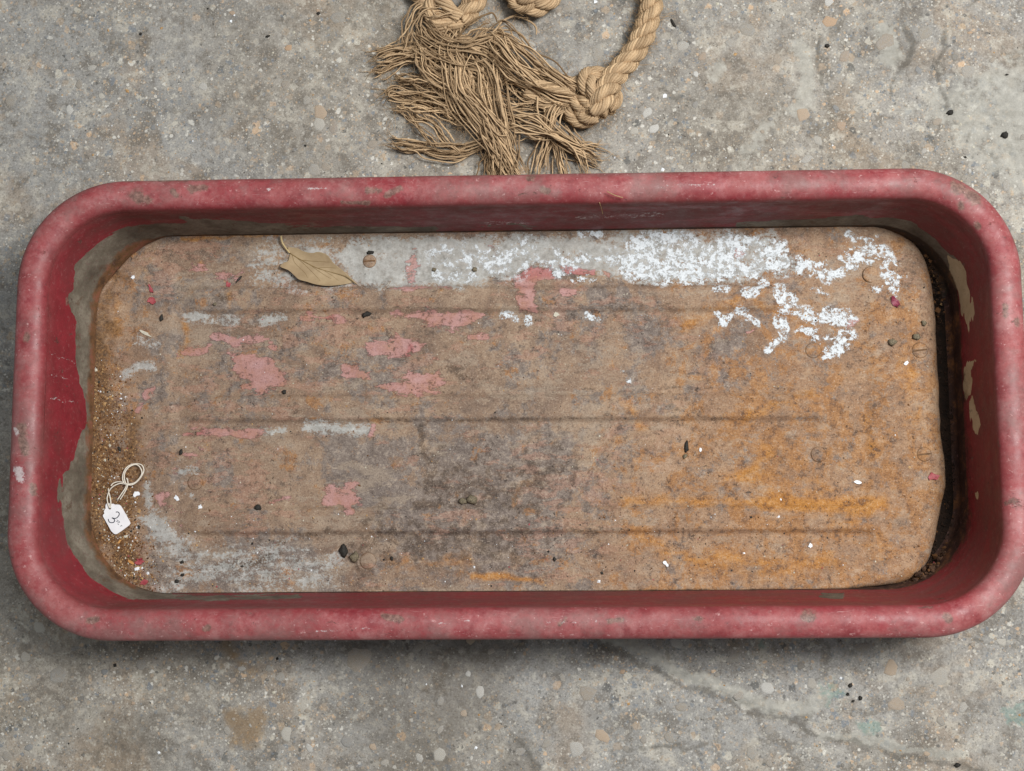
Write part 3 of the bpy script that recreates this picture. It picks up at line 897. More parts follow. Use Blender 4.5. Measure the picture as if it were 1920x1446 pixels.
oc = oc + _n * (0.0018 * np.clip((0.34 - oc[:, 0]) / 0.06, 0, 1))[:, None]
RIBS = [(538, 582, 338, 1480), (741, 787, 335, 1560), (951, 998, 335, 1662)]


def panel_z(P):
    q = proj(np.c_[P, np.full(len(P), PT)])
    x, y = q[:, 0], q[:, 1] + (q[:, 0] - 960) * 0.004
    z = np.full(len(P), PT)
    for y0, y1, x0, x1 in RIBS:
        s = np.clip((y - y0) / 12 + 0.5, 0, 1) * np.clip((y1 - y) / 12 + 0.5, 0, 1) * np.clip((x - x0) / 40, 0, 1) * np.clip((x1 - x) / 40, 0, 1)
        s = s * s * (3 - 2 * s)
        z = z + 0.0042 * s
    fx = np.clip((x - 318) / 14, 0, 1) * np.clip((1640 - x) / 16, 0, 1)     # slightly lowered centre field
    z = z - 0.0018 * fx
    z = z + 0.0028 * fbm(P[:, 0], P[:, 1], 7, 2) + 0.0009 * fbm(P[:, 0], P[:, 1], 45, 3, 5.0)
    # dents with rust on the right
    for (a, b), w, d in (([(1385, 895), (1440, 845)], 30, 1.2), ([(1400, 790), (1450, 760)], 26, 1.0), ([(1600, 790), (1625, 860)], 26, 0.9)):
        z = z - d * 1e-3 * np.clip(1 - dseg(q, [a, b]) / w, 0, 1) ** 1.5
    return z


step = 0.00125
px_ = np.arange(oc[:, 0].min() - step, oc[:, 0].max() + 2 * step, step)
py_ = np.arange(oc[:, 1].min() - step, oc[:, 1].max() + 2 * step, step)
X, Y = np.meshgrid(px_, py_)
P = np.c_[X.ravel(), Y.ravel()]
sd = sdpoly(P, oc)
nc = len(px_)
GF = grid_faces(len(py_), nc)
keep = (sd[GF] < 0).any(1)
GF = GF[keep]
used = np.unique(GF)
# pull the outermost ring on to the outline
g = sd.reshape(X.shape)
gyy, gxx = np.gradient(g, step)
gn = np.c_[gxx.ravel(), gyy.ravel()]
gn /= np.linalg.norm(gn, axis=1)[:, None] + 1e-9
mv = sd > 0
P[mv] -= gn[mv] * sd[mv][:, None]
sd = np.minimum(sd, 0)
re = np.full(len(P), -1)
re[used] = np.arange(len(used))
P, sd, GF = P[used], sd[used], re[GF]
z = panel_z(P)
ER = 0.0022 + 0.0150 * np.clip((P[:, 0] - 0.30) / 0.06, 0, 1)
e = np.clip(1 + sd / ER, 0, 1)
z = z - ER * (1 - np.sqrt(np.clip(1 - e * e, 0, 1)))
# lift of the rusted left edge
PQ = proj(np.c_[P, z])
w_ = np.c_[fbm(P[:, 0], P[:, 1], 60, 3), fbm(P[:, 0] + 4, P[:, 1] + 2, 60, 3)]
pq = PQ + w_ * 14
pq2 = PQ + w_ * 40
A = {k: np.zeros(len(P)) for k in ('white', 'zinc', 'pink', 'red', 'orange', 'dark', 'warm', 'grey', 'sand')}


def put(k, m):
    A[k] = np.maximum(A[k], m)


S = lambda k, pts, w, amp=1.0, q=None: put(k, stroke(pq if q is None else q, pts, w, amp))
B = lambda k, pts, soft, amp=1.0, q=None: put(k, blob(pq if q is None else q, pts, soft, amp))
# white
B('white', [(1015, 500), (1045, 468), (1095, 480), (1150, 470), (1195, 440), (1290, 438), (1325, 470), (1360, 442), (1420, 445), (1450, 465), (1492, 492), (1490, 505), (1440, 520), (1395, 526),
            (1300, 529), (1210, 528), (1178, 520), (1160, 498), (1110, 496), (1060, 510)], 26, 0.68)
B('white', [(1205, 470), (1310, 478), (1420, 480), (1450, 505), (1390, 522), (1220, 524), (1195, 505)], 22, 0.86)
B('white', [(1440, 450), (1470, 455), (1478, 480), (1500, 494), (1480, 500), (1450, 490)], 25, 0.72)
S('white', [(1508, 496), (1530, 500), (1555, 515)], 28, 0.88)
S('white', [(1555, 515), (1580, 505), (1600, 500)], 20, 0.85)
S('white', [(1592, 490), (1612, 478), (1640, 470)], 28, 0.88)
S('white', [(1632, 465), (1655, 480), (1668, 505), (1680, 520), (1673, 540)], 24, 0.90)
S('white', [(1585, 440), (1610, 450), (1648, 442)], 11, 0.68)
S('white', [(1632, 543), (1655, 540)], 11, 0.81)
S('white', [(1340, 542), (1360, 545)], 11, 0.72)
S('white', [(1395, 550), (1415, 545), (1432, 538)], 16, 0.85)
S('white', [(1340, 591), (1356, 600), (1384, 580), (1404, 592), (1414, 610)], 12, 0.90)
S('white', [(1352, 602), (1358, 604)], 12, 0.90)
S('white', [(1400, 600), (1412, 608)], 14, 0.90)
S('white', [(1466, 548), (1478, 560), (1474, 590)], 28, 0.85)
S('white', [(1522, 543), (1548, 555)], 10, 0.81)
S('white', [(1460, 604), (1480, 586), (1530, 592), (1592, 592)], 21, 0.90)
S('white', [(1478, 600), (1462, 635), (1442, 655)], 14, 0.90)
S('white', [(1504, 618), (1540, 632), (1588, 632)], 19, 0.90)
S('white', [(1586, 632), (1572, 648), (1556, 672)], 25, 0.90)
S('white', [(1100, 590), (1120, 597)], 11, 0.68)
S('white', [(1210, 590), (1217, 588)], 9, 0.63)
S('white', [(1165, 700), (1178, 716)], 10, 0.54)
S('white', [(945, 595), (985, 600)], 16, 0.68)
S('white', [(1090, 440), (1125, 437)], 12, 0.68)
S('white', [(1040, 515), (1090, 524), (1110, 522)], 14, 0.68)
# zinc grey
B('white', [(800, 455), (1000, 445), (1020, 500), (960, 520), (870, 530), (800, 530)], 60, 0.40)
B('zinc', [(630, 480), (660, 450), (760, 446), (890, 448), (1000, 440), (1040, 460), (1010, 500), (960, 520), (870, 535), (800, 538), (700, 540), (660, 520)], 24, 1.0)
B('zinc', [(960, 455), (1060, 445), (1200, 437), (1450, 440), (1500, 500), (1420, 528), (1190, 527), (1100, 510), (1020, 510)], 30, 0.85)
B('zinc', [(480, 450), (640, 450), (650, 540), (480, 540), (470, 500)], 50, 0.58)
S('zinc', [(490, 600), (535, 592)], 14, 0.95)
S('zinc', [(350, 595), (440, 600)], 14, 0.7)
S('zinc', [(575, 800), (640, 803), (690, 806)], 17, 0.98)
S('zinc', [(490, 808), (535, 808)], 11, 0.9)
S('zinc', [(235, 700), (258, 688), (285, 690)], 16, 0.8)
S('zinc', [(258, 640), (290, 650)], 20, 0.6)
S('zinc', [(275, 910), (278, 945)], 13, 0.85)
S('zinc', [(340, 880), (370, 880)], 12, 0.7)
S('zinc', [(355, 928), (358, 930)], 16, 0.8)
B('zinc', [(258, 985), (300, 960), (340, 1000), (380, 1030), (520, 1010), (640, 1040), (640, 1108), (300, 1110), (320, 1050)], 60, 0.48)
B('zinc', [(258, 975), (290, 960), (320, 985), (350, 1010), (330, 1030), (290, 1005)], 24, 0.85)
# pink
B('pink', [(735, 588), (800, 582), (905, 586), (890, 612), (845, 622), (800, 602), (760, 604)], 22)
B('pink', [(742, 622), (772, 640), (802, 648), (790, 660), (745, 668), (690, 668), (690, 648), (730, 640)], 22)
B('pink', [(700, 726), (712, 716), (752, 716), (765, 700), (830, 688), (830, 722), (822, 738), (760, 740)], 22)
S('pink', [(652, 694), (690, 710)], 22, 0.95)
B('pink', [(428, 664), (470, 668), (505, 672), (540, 710), (535, 728), (480, 737), (462, 715), (440, 690)], 22)
S('pink', [(400, 634), (440, 640)], 16, 0.95)
S('pink', [(450, 636), (500, 632), (515, 648)], 13, 0.85)
S('pink', [(342, 664), (375, 660), (395, 650)], 14, 0.9)
S('pink', [(565, 594), (640, 598)], 13, 0.95)
S('pink', [(430, 722), (470, 730)], 12, 0.75)
S('pink', [(775, 478), (770, 520)], 19, 0.9)
B('pink', [(962, 528), (1000, 500), (1030, 505), (1040, 522), (1005, 540), (1005, 580), (975, 582), (960, 560)], 22)
S('pink', [(1055, 508), (1112, 514)], 17, 0.85)
S('pink', [(1060, 550), (1075, 553)], 10, 0.9)
S('pink', [(920, 460), (930, 470)], 14, 0.85)
S('pink', [(845, 540), (760, 542), (700, 545)], 8, 0.6)
S('pink', [(350, 812), (400, 806), (440, 815), (500, 806)], 16, 0.8)
S('pink', [(700, 800), (695, 815)], 9, 0.8)
B('pink', [(612, 912), (640, 908), (648, 900), (666, 902), (670, 930), (684, 945), (664, 950), (664, 972), (648, 972), (645, 950), (600, 946)], 22, 0.95)
S('pink', [(510, 942), (545, 935)], 13, 0.75)
S('pink', [(300, 930), (330, 960), (350, 995)], 22, 0.42, pq2)
S('pink', [(360, 505), (450, 520)], 26, 0.55)
S('pink', [(275, 735), (290, 730)], 13, 0.9)
S('pink', [(330, 880), (345, 860), (370, 840)], 22, 0.42, pq2)
S('pink', [(880, 634), (910, 632)], 11, 0.9)
S('pink', [(815, 672), (840, 675)], 7, 0.75)
S('pink', [(1600, 600), (1590, 612)], 12, 0.9)
S('pink', [(1380, 480), (1385, 470)], 18, 0.85)
S('pink', [(1130, 505), (1140, 515)], 14, 0.8)
S('pink', [(255, 770), (280, 745)], 10, 0.6)
S('pink', [(1405, 625), (1415, 620)], 6, 0.8)
S('red', [(985, 512), (1025, 508)], 26)
S('red', [(1060, 508), (1110, 514)], 16)
S('red', [(615, 597), (620, 597)], 16, 0.7)
S('red', [(770, 650), (765, 670)], 12, 0.8)
S('red', [(360, 810), (380, 808)], 16, 0.7)
# orange
S('orange', [(1175, 938), (1300, 940), (1420, 942), (1660, 945)], 22, 0.72)
S('orange', [(1430, 942), (1560, 946), (1655, 944)], 22, 1.25)
S('orange', [(1540, 955), (1640, 960)], 16, 0.75)
S('orange', [(1390, 895), (1440, 845)], 24, 0.8)
S('orange', [(1400, 785), (1430, 768), (1450, 758)], 18, 0.8)
S('orange', [(1300, 1045), (1400, 1050), (1560, 1060)], 34, 0.62, pq2)
S('orange', [(885, 1080), (960, 1084), (1015, 1090)], 11, 0.9)
S('orange', [(1380, 890), (1480, 900), (1600, 980), (1640, 1040)], 70, 0.42, pq2)
S('orange', [(1200, 1010), (1320, 1060), (1480, 1070)], 46, 0.50, pq2)
S('orange', [(1440, 925), (1480, 940)], 26, 0.8)
S('orange', [(1520, 740), (1480, 760)], 30, 0.55, pq2)
S('orange', [(1700, 690), (1715, 780)], 36, 0.6, pq2)
S('orange', [(1300, 590), (1400, 560), (1450, 570)], 30, 0.5, pq2)
S('orange', [(1180, 760), (1200, 800)], 18, 0.55, pq2)
S('orange', [(1530, 852), (1550, 850)], 12, 0.8)
S('orange', [(1620, 780), (1640, 860)], 14, 0.6)
S('orange', [(350, 640), (345, 600)], 12, 0.6)
S('orange', [(380, 510), (375, 490)], 10, 0.55)
S('orange', [(430, 552), (430, 575)], 9, 0.6)
S('orange', [(215, 560), (200, 700)], 26, 0.5, pq2)
S('orange', [(880, 1060), (720, 1050)], 22, 0.45, pq2)
S('orange', [(340, 446), (520, 441)], 6, 0.75)
# dark crust, plus shade painted at the ribs and lower centre
S('dark', [(800, 800), (798, 850), (812, 880), (800, 915)], 18, 0.75, pq2)
S('dark', [(780, 940), (830, 945)], 15, 0.85)
S('dark', [(860, 915), (885, 935), (895, 945)], 22, 0.75)
S('dark', [(395, 1065), (440, 1062), (500, 1052), (525, 1040)], 15, 0.85)
S('dark', [(500, 1020), (560, 1015), (620, 1005)], 17, 0.6, pq2)
S('dark', [(800, 1010), (850, 1000)], 11, 0.7)
S('dark', [(665, 1035), (668, 1070)], 11, 0.8)
S('dark', [(410, 560), (425, 558)], 16, 0.7)
S('dark', [(725, 620), (728, 640)], 10, 0.75)
S('dark', [(850, 690), (900, 720), (930, 700)], 26, 0.5, pq2)
S('dark', [(975, 785), (990, 788)], 8, 0.8)
S('dark', [(980, 862), (1000, 868)], 8, 0.75)
S('dark', [(552, 775), (565, 770)], 12, 0.7)
S('dark', [(250, 830), (240, 920)], 30, 0.5, pq2)
S('dark', [(1050, 575), (1200, 574), (1290, 568)], 6, 0.6)  # thin lines along the rib edges: crease dirt and painted shade
S('dark', [(1000, 786), (1160, 780)], 7, 0.55)
S('dark', [(1080, 733), (1240, 730), (1380, 728)], 6, 0.5)
S('dark', [(640, 994), (900, 998), (1000, 998)], 6, 0.52)
S('dark', [(700, 785), (1000, 787)], 6, 0.55)
S('dark', [(560, 950), (900, 952)], 5, 0.55)
S('dark', [(560, 578), (900, 580)], 4, 0.5)
S('dark', [(1180, 533), (1440, 529)], 4, 0.55)
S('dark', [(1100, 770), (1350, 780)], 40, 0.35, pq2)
S('dark', [(700, 1010), (980, 1030)], 120, 0.58, pq2)  # lower-centre washes: grey film, deepened to paint a soft shadow
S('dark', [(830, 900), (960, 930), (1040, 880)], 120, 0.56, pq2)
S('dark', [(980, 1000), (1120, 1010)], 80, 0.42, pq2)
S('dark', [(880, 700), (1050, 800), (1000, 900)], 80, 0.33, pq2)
# dirt line where the panel meets the wall, long sides
edge_n = np.clip(1 + sd / 0.0035, 0, 1)
put('dark', edge_n * 0.62 * ((P[:, 1] > 0.155) | (P[:, 1] < -0.155)))
# broad zones
warm = 1.15 * np.clip((PQ[:, 0] - 900) / 560, 0, 1) * (0.6 + 0.4 * np.clip((PQ[:, 1] - 480) / 350, 0, 1))
warm = np.maximum(warm, 0.55 * np.clip((330 - PQ[:, 0]) / 90, 0, 1))
warm = np.maximum(warm, 0.22)
A['warm'] = np.clip(warm + 0.3 * fbm(P[:, 0], P[:, 1], 8, 3), 0, 1)
A['grey'] = np.clip(0.2 + 0.8 * np.maximum.reduce([blob(pq2, [(640, 850), (980, 800), (1080, 900), (1060, 1060), (880, 1070), (720, 1000)], 160), stroke(pq2, [(340, 690), (700, 700)], 90, 0.5),
                                                  stroke(pq2, [(260, 560), (420, 560)], 60, 0.6), stroke(pq2, [(1080, 590), (1300, 680)], 120, 0.5), blob(pq2, [(270, 1020), (600, 1010), (640, 1110), (290, 1110)], 60, 0.8)]) - 0.12 * np.clip((PQ[:, 0] - 1450) / 200, 0, 1), 0, 1)
sand = np.maximum.reduce([stroke(pq2, [(185, 620), (190, 760), (205, 900), (215, 1010), (255, 1085)], 46, 0.9), stroke(pq2, [(240, 800), (250, 900), (225, 1010)], 46, 0.85),
                          stroke(pq2, [(235, 505), (200, 560), (187, 640)], 22, 0.7)])
A['sand'] = np.maximum(sand, 0.85 * np.clip((190 - PQ[:, 0]) / 14 + 0.6, 0, 1) * np.clip((PQ[:, 1] - 600) / 60, 0, 1))
V = np.c_[P, z]
# skirt down to the base
cnt = {}
ed = np.sort(np.stack([GF, np.roll(GF, -1, 1)], -1).reshape(-1, 2), 1)
key, idx, c = np.unique(ed[:, 0].astype(np.int64) * 10 ** 7 + ed[:, 1], return_index=True, return_counts=True)
raw = np.stack([GF, np.roll(GF, -1, 1)], -1).reshape(-1, 2)
be = raw[idx[c == 1]]
bv = np.unique(be)
low = {int(b): len(V) + i for i, b in enumerate(bv)}
V = np.vstack([V, np.c_[V[bv, :2], np.full(len(bv), 0.0032)]])
for k in A:
    A[k] = np.r_[A[k], A[k][bv]]
GF = np.vstack([GF, np.array([(b, a, low[int(a)], low[int(b)]) for a, b in be])])
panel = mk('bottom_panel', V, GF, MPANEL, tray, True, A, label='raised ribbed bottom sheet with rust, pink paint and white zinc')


def pz(x, y):
    """world point on the panel seen at pixel x, y"""
    w = at(x, y, PT)
    zz = panel_z(w[None, :2])[0]
    w = at(x, y, zz)
    return np.array([w[0], w[1], panel_z(w[None, :2])[0]])


# screws in the panel (slotted, low domed heads)
for (x, y, d, slot, mt) in [(693, 490, 25, 0.05, MSCREWG), (1525, 657, 29, None, MSCREW), (1725, 657, 29, 0.12, MSCREW), (1535, 852, 28, None, MSCREW), (1733, 852, 26, 0.1, MSCREW),
                            (1633, 515, 30, None, MSCREW), (690, 1052, 30, None, MSCREW), (366, 905, 28, None, MSCREW)]:
    c = pz(x, y)
    r = d * 0.5 * pxl(PT)
    n = 28
    ang = np.linspace(0, 2 * math.pi, n, endpoint=False)
    rings = []
    for rr, zz in ((1.0, -0.0006), (1.0, 0.0003), (0.9, 0.0007), (0.55, 0.0010)):
        rings.append(np.c_[c[0] + r * rr * np.cos(ang), c[1] + r * rr * np.sin(ang), np.full(n, c[2] + zz)])
    V = np.vstack(rings + [[[c[0], c[1], c[2] + 0.0011]]])
    Fc = [f for f in map(tuple, grid_faces(4, n, True).tolist())] + [(3 * n + i, 3 * n + (i + 1) % n, 4 * n) for i in range(n)]
    wv_ = 0.9 if mt is MSCREW and x > 1000 else 0.35
    sc = mk('screw', V, Fc, MPANEL, panel, True, {k: np.full(len(V), {'warm': wv_, 'grey': 0.15, 'orange': 0.2 if x > 1000 else 0}.get(k, 0.0)) for k in A})
    an = np.vstack([np.c_[c[0] + r * q_ * np.cos(ang), c[1] + r * q_ * np.sin(ang), np.full(n, c[2] + 0.0003)] for q_ in (0.99, 1.045)])
    mk('seam', an, [tuple(f) for f in grid_faces(2, n, True)[:, ::-1].tolist()], MSLOT, sc, True)
    if slot is not None:
        m = MB()
        ca, sa = math.cos(slot), math.sin(slot)
        L, W = r * 0.86, 0.0008
        pts = [(-L, -W), (L, -W), (L, W), (-L, W)]
        Vs = [(c[0] + a * ca - b * sa, c[1] + a * sa + b * ca, c[2] + zz) for zz in (0.0004, 0.00118) for a, b in pts]
        m.add(Vs, [(4, 5, 6, 7), (0, 1, 5, 4), (1, 2, 6, 5), (2, 3, 7, 6), (3, 0, 4, 7), (3, 2, 1, 0)])
        m.build('slot', MSLOT, sc, False)


# ------------------------------------------------------------------ loose grit
def grain(m, c, r, mi, flat=0.6):
    a = RNG.uniform(0, 6.28)
    k = RNG.uniform(0.6, 1.3, 3) * r
    V = np.array([(k[0], 0, 0), (-k[0], 0.2 * k[1], 0), (0.1 * k[0], k[1], 0), (0, -k[1], 0.1 * k[2]), (0.1 * k[0], 0, k[2] * flat), (0, 0, -k[2] * 0.3)])
    ca, sa = math.cos(a), math.sin(a)
    V = np.c_[V[:, 0] * ca - V[:, 1] * sa, V[:, 0] * sa + V[:, 1] * ca, V[:, 2]] + c
    m.add(V, [(0, 2, 4), (2, 1, 4), (1, 3, 4), (3, 0, 4), (2, 0, 5), (1, 2, 5), (3, 1, 5), (0, 3, 5)], 0.5, mi)


def scatter(n, fn, mats, probs, rr, name, surf, **kw):
    m = MB()
    pts = np.array([fn() for _ in range(n)])
    w = np.array([at(x, y, PT if surf == 'p' else 0.0)[:2] for x, y in pts])
    if surf == 'p':
        zz = panel_z(w)
        ok = sdpoly(w, oc) < (-0.0015 if name == 'rust_grit' else -0.006)
    else:
        zz = floor_z(w)
        ok = np.ones(len(w), bool)
    for i in np.where(ok)[0]:
        grain(m, np.array([w[i, 0], w[i, 1], zz[i]]), rr * float(RNG.lognormal(0, 0.45)), int(RNG.choice(len(mats), p=probs)))
    return m.build(name, mats, None, False, **kw)


GR = [MBRWN, MTAN, MPALE, MDARK, MWHITE, MREDC]


def left_dirt():
    u = RNG.random()
    x = np.interp(u, [0, 0.3, 0.6, 0.8, 1], [195, 205, 212, 226, 268])
    y = np.interp(u, [0, 0.3, 0.6, 0.8, 1], [700, 850, 950, 1030, 1092])
    return x + RNG.normal(0, 28), y + RNG.normal(0, 20)


scatter(4200, left_dirt, GR, [0.64, 0.21, 0.05, 0.06, 0.03, 0.01], 0.00056, 'rust_grit', 'p', kind='stuff',
        label='rusty brown grit gathered along the left end of the tray', category='grit')
scatter(1500, lambda: (RNG.uniform(190, 1760), RNG.uniform(440, 1105) if RNG.random() < 0.5 else RNG.uniform(960, 1105)), GR, [0.2, 0.2, 0.2, 0.28, 0.1, 0.02], 0.00046,
        'loose_specks', 'p', kind='stuff', label='tiny dark and pale specks scattered over the tray bottom', category='specks')
scatter(420, lambda: (RNG.uniform(-30, 1950), RNG.choice([RNG.uniform(-20, 330), RNG.uniform(1190, 1470)])), [MPALE, MTAN, MDARK, MWHITE], [0.38, 0.32, 0.18, 0.12], 0.0007,
        'floor_grit', 'f', kind='stuff', label='fine pale and dark grit lying on the concrete', category='grit')
# soil in the lower right corner of the gap, and dirt in the gap all round
m = MB()
for i in range(2600):
    u = RNG.random()
    x = np.interp(u, [0, 0.45, 0.8, 1], [1690, 1745, 1778, 1800]) + RNG.normal(0, 9)
    y = np.interp(u, [0, 0.45, 0.8, 1], [1108, 1085, 1050, 1010]) + RNG.normal(4, 9)
    hgt_ = 0.024 * max(0.2, 1 - 1.3 * abs(u - 0.45))
    c = at(x, y, RNG.uniform(0.003, max(0.004, hgt_)))
    grain(m, c, 0.0013 * float(RNG.lognormal(0, 0.55)), int(RNG.choice(3, p=[0.80, 0.19, 0.01])), 0.9)
m.build('soil_heap', [MHEAP, MBRWN, MREDC], None, False, kind='stuff', label='dark crumbly soil in the lower right corner gap of the tray', category='soil')
m = MB()
cand = []
leftk = np.where(oc[:, 0] < -0.31)[0]
cen = oc.mean(0)
footc = foot[::14]
for i in range(6500):
    k = RNG.integers(0, len(oc)) if i < 3500 else RNG.choice(leftk)
    t = oc[k] - oc[k - 1]
    nrm = np.array([t[1], -t[0]]) / (np.linalg.norm(t) + 1e-9)
    if nrm @ (oc[k] - cen) < 0:
        nrm = -nrm
    if oc[k, 0] > 0.37 and -0.12 < oc[k, 1] < 0.085:
        zt, sp_ = 0.0042, 0.010
    elif oc[k, 0] > 0.30 and oc[k, 1] > 0.085:
        zt, sp_ = 0.019, 0.005
    elif oc[k, 0] < -0.31:
        zt, sp_ = 0.0235, 0.0035
    else:
        zt, sp_ = 0.013, 0.0025
    p = oc[k] + nrm * abs(RNG.normal(0, sp_)) + t * RNG.random()
    cand.append((p[0], p[1], RNG.uniform(0.003, zt)))
cand = np.array(cand)
cand = cand[sdpoly(cand[:, :2], footc) < -0.001]
for p in cand:
    grain(m, p, 0.0009 * float(RNG.lognormal(0, 0.4)), int(RNG.choice(3, p=[0.35, 0.55, 0.10] if p[0] < -0.31 else ([0.98, 0.02, 0.0] if p[0] > 0.3 and p[1] < 0.08 else [0.78, 0.20, 0.02]))), 0.9)
m.build('gap_dirt', [MSOIL, MBRWN, MTAN], None, False, kind='stuff', label='rusty dirt packed in the gap between bottom sheet and tray wall', category='dirt')


# ------------------------------------------------------------------ single crumbs and flakes
def flake(name, x, y, w, h, rot, mat, label, cat, group, thick=0.0006, curl=0.0, floor_=False, seed=0, lump=False):
    rg = np.random.default_rng(seed + int(x * 7 + y))
    if floor_:
        c = at(x, y, 0)
        c[2] = floor_z(c[None, :2])[0]
    else:
        c = pz(x, y)
    s = pxl(c[2])
    n = 11
    ang = np.linspace(0, 2 * math.pi, n, endpoint=False) + rg.uniform(-0.2, 0.2, n)
    rad = rg.uniform(0.5 if not lump else 0.72, 1.15, n)
    R = np.c_[np.cos(ang) * rad * w * s / 2, np.sin(ang) * rad * h * s / 2]
    ca, sa = math.cos(rot), math.sin(rot)
    m = MB()
    lay = []
    if lump:
        hh = min(w, h) * s * 0.55
        prof = [(0.75, -0.0004), (1.0, hh * 0.35), (0.8, hh * 0.8), (0.4, hh)]
    else:
        prof = [(1.0, 0.0001), (1.0, 0.0001 + thick), (0.5, 0.00015 + thick), (0.15, 0.0002 + thick)]
    for k, zz in prof:
        q = R * k * (1 + (rg.uniform(-0.14, 0.14, (n, 1)) if lump else 0))
        zc = zz + curl * (q[:, 1] / (h * s / 2)) ** 2
        if lump:
            zc = zc + rg.uniform(-0.12, 0.12, n) * hh
        lay.append(np.c_[c[0] + q[:, 0] * ca - q[:, 1] * sa, c[1] + q[:, 0] * sa + q[:, 1] * ca, c[2] + zc])
    V = np.vstack(lay)
    Fc = [tuple(f) for f in grid_faces(4, n, True).tolist()] + [tuple(range(n))[::-1], tuple(3 * n + i for i in range(n))]
    m.add(V, Fc)
    return m.build(name, mat, None, lump, label=label, category=cat, group=group)


PG, CG = 'paint flakes lying on the tray bottom', 'dark crumbs lying on the tray bottom'
fl = [('paint_flake', 271, 624, 36, 7, -0.5, MPALE, 'long thin pale sliver near the upper left of the tray bottom', 'sliver', 0.0008, 0),
      ('paint_flake', 250, 520, 9, 9, 0, MWHITE, 'small round white dot near the upper left corner of the bottom sheet', 'flake', 0.0006, 0),
      ('paint_flake', 257, 926, 15, 12, 0.4, MWHITE, 'white ragged flake just right of the tag string tail', 'flake', 0.0010, 0.0005),
      ('paint_flake', 258, 1067, 12, 9, 0.3, MWHITE, 'white flake beside the red and ochre chips in the lower left', 'flake', 0.001, 0.0005),
      ('paint_flake', 332, 934, 11, 13, 0.2, MWHITE, 'white flake right of the tag, the upper of a pair', 'flake', 0.001, 0.0008),
      ('paint_flake', 376, 951, 8, 11, -0.3, MWHITE, 'narrow white flake farther right of the tag', 'flake', 0.001, 0.0006),
      ('paint_flake', 1699, 681, 10, 9, 0, MWHITE, 'tiny white flake below the slotted screw at the right end', 'flake', 0.001, 0),
      ('paint_flake', 1608, 904, 14, 7, -0.1, MWHITE, 'small white flake left of the lower right red chip', 'flake', 0.001, 0.0004),
      ('paint_flake', 1519, 1023, 10, 9, 0.7, MWHITE, 'small white flake near the lower right of the bottom sheet', 'flake', 0.001, 0.0004),
      ('paint_flake', 1248, 1057, 8, 13, 0.5, MWHITE, 'oval white flake near the bottom edge right of centre', 'flake', 0.001, 0),
      ('paint_flake', 1043, 590, 13, 13, 0.2, MPALE, 'pale grey angular flake below the white zinc band', 'flake', 0.001, 0.0004),
      ('paint_flake', 1313, 844, 6, 8, 0.2, MWHITE, 'tiny white flake right of the dark twig crumb', 'flake', 0.0008, 0),
      ('paint_flake', 286, 565, 19, 15, -0.2, MREDC, 'squarish red paint chip near the upper left', 'flake', 0.0010, 0.0010),
      ('paint_flake', 284, 543, 8, 20, 0.5, MREDC, 'thin curled red paint shaving above the squarish red chip', 'flake', 0.0008, 0.0012),
      ('paint_flake', 428, 534, 10, 13, 0.2, MREDC, 'hooked red chip left of the leaf', 'flake', 0.0008, 0.0010),
      ('dried_petal', 1678, 567, 13, 25, 0.5, MPURP, 'dark red curled petal below the white patch at the right', 'petal', 0.0008, 0.0025),
      ('paint_flake', 1749, 893, 26, 16, 0.15, MREDC, 'bright red paint chip under the lower right screw', 'flake', 0.0008, 0.0012),
      ('paint_flake', 263, 1053, 19, 14, -0.1, MREDC, 'crumpled pinkish red chip in the lower left grit', 'flake', 0.0012, 0.0015),
      ('paint_flake', 270, 1092, 16, 11, 0.4, MREDC, 'dull red chip at the lower left corner of the bottom sheet', 'flake', 0.0012, 0.0006),
      ('paint_flake', 246, 1054, 15, 8, -0.6, MORAN, 'ochre leaf shaped chip beside the pinkish red chip', 'chip', 0.0010, 0.0005),
      ('paint_flake', 236, 1006, 11, 5, 0.2, MPALE, 'cream splinter in the grit below the tag', 'splinter', 0.0010, 0),
      ('paint_flake', 224, 1016, 10, 5, 0.9, MORAN, 'ochre splinter in the grit below the tag', 'splinter', 0.0010, 0)]
for (nm, x, y, w, h, r, mt, lb, ct, th, cu) in fl:
    flake(nm, x, y, w, h, r, mt, lb, ct, PG, th, cu)
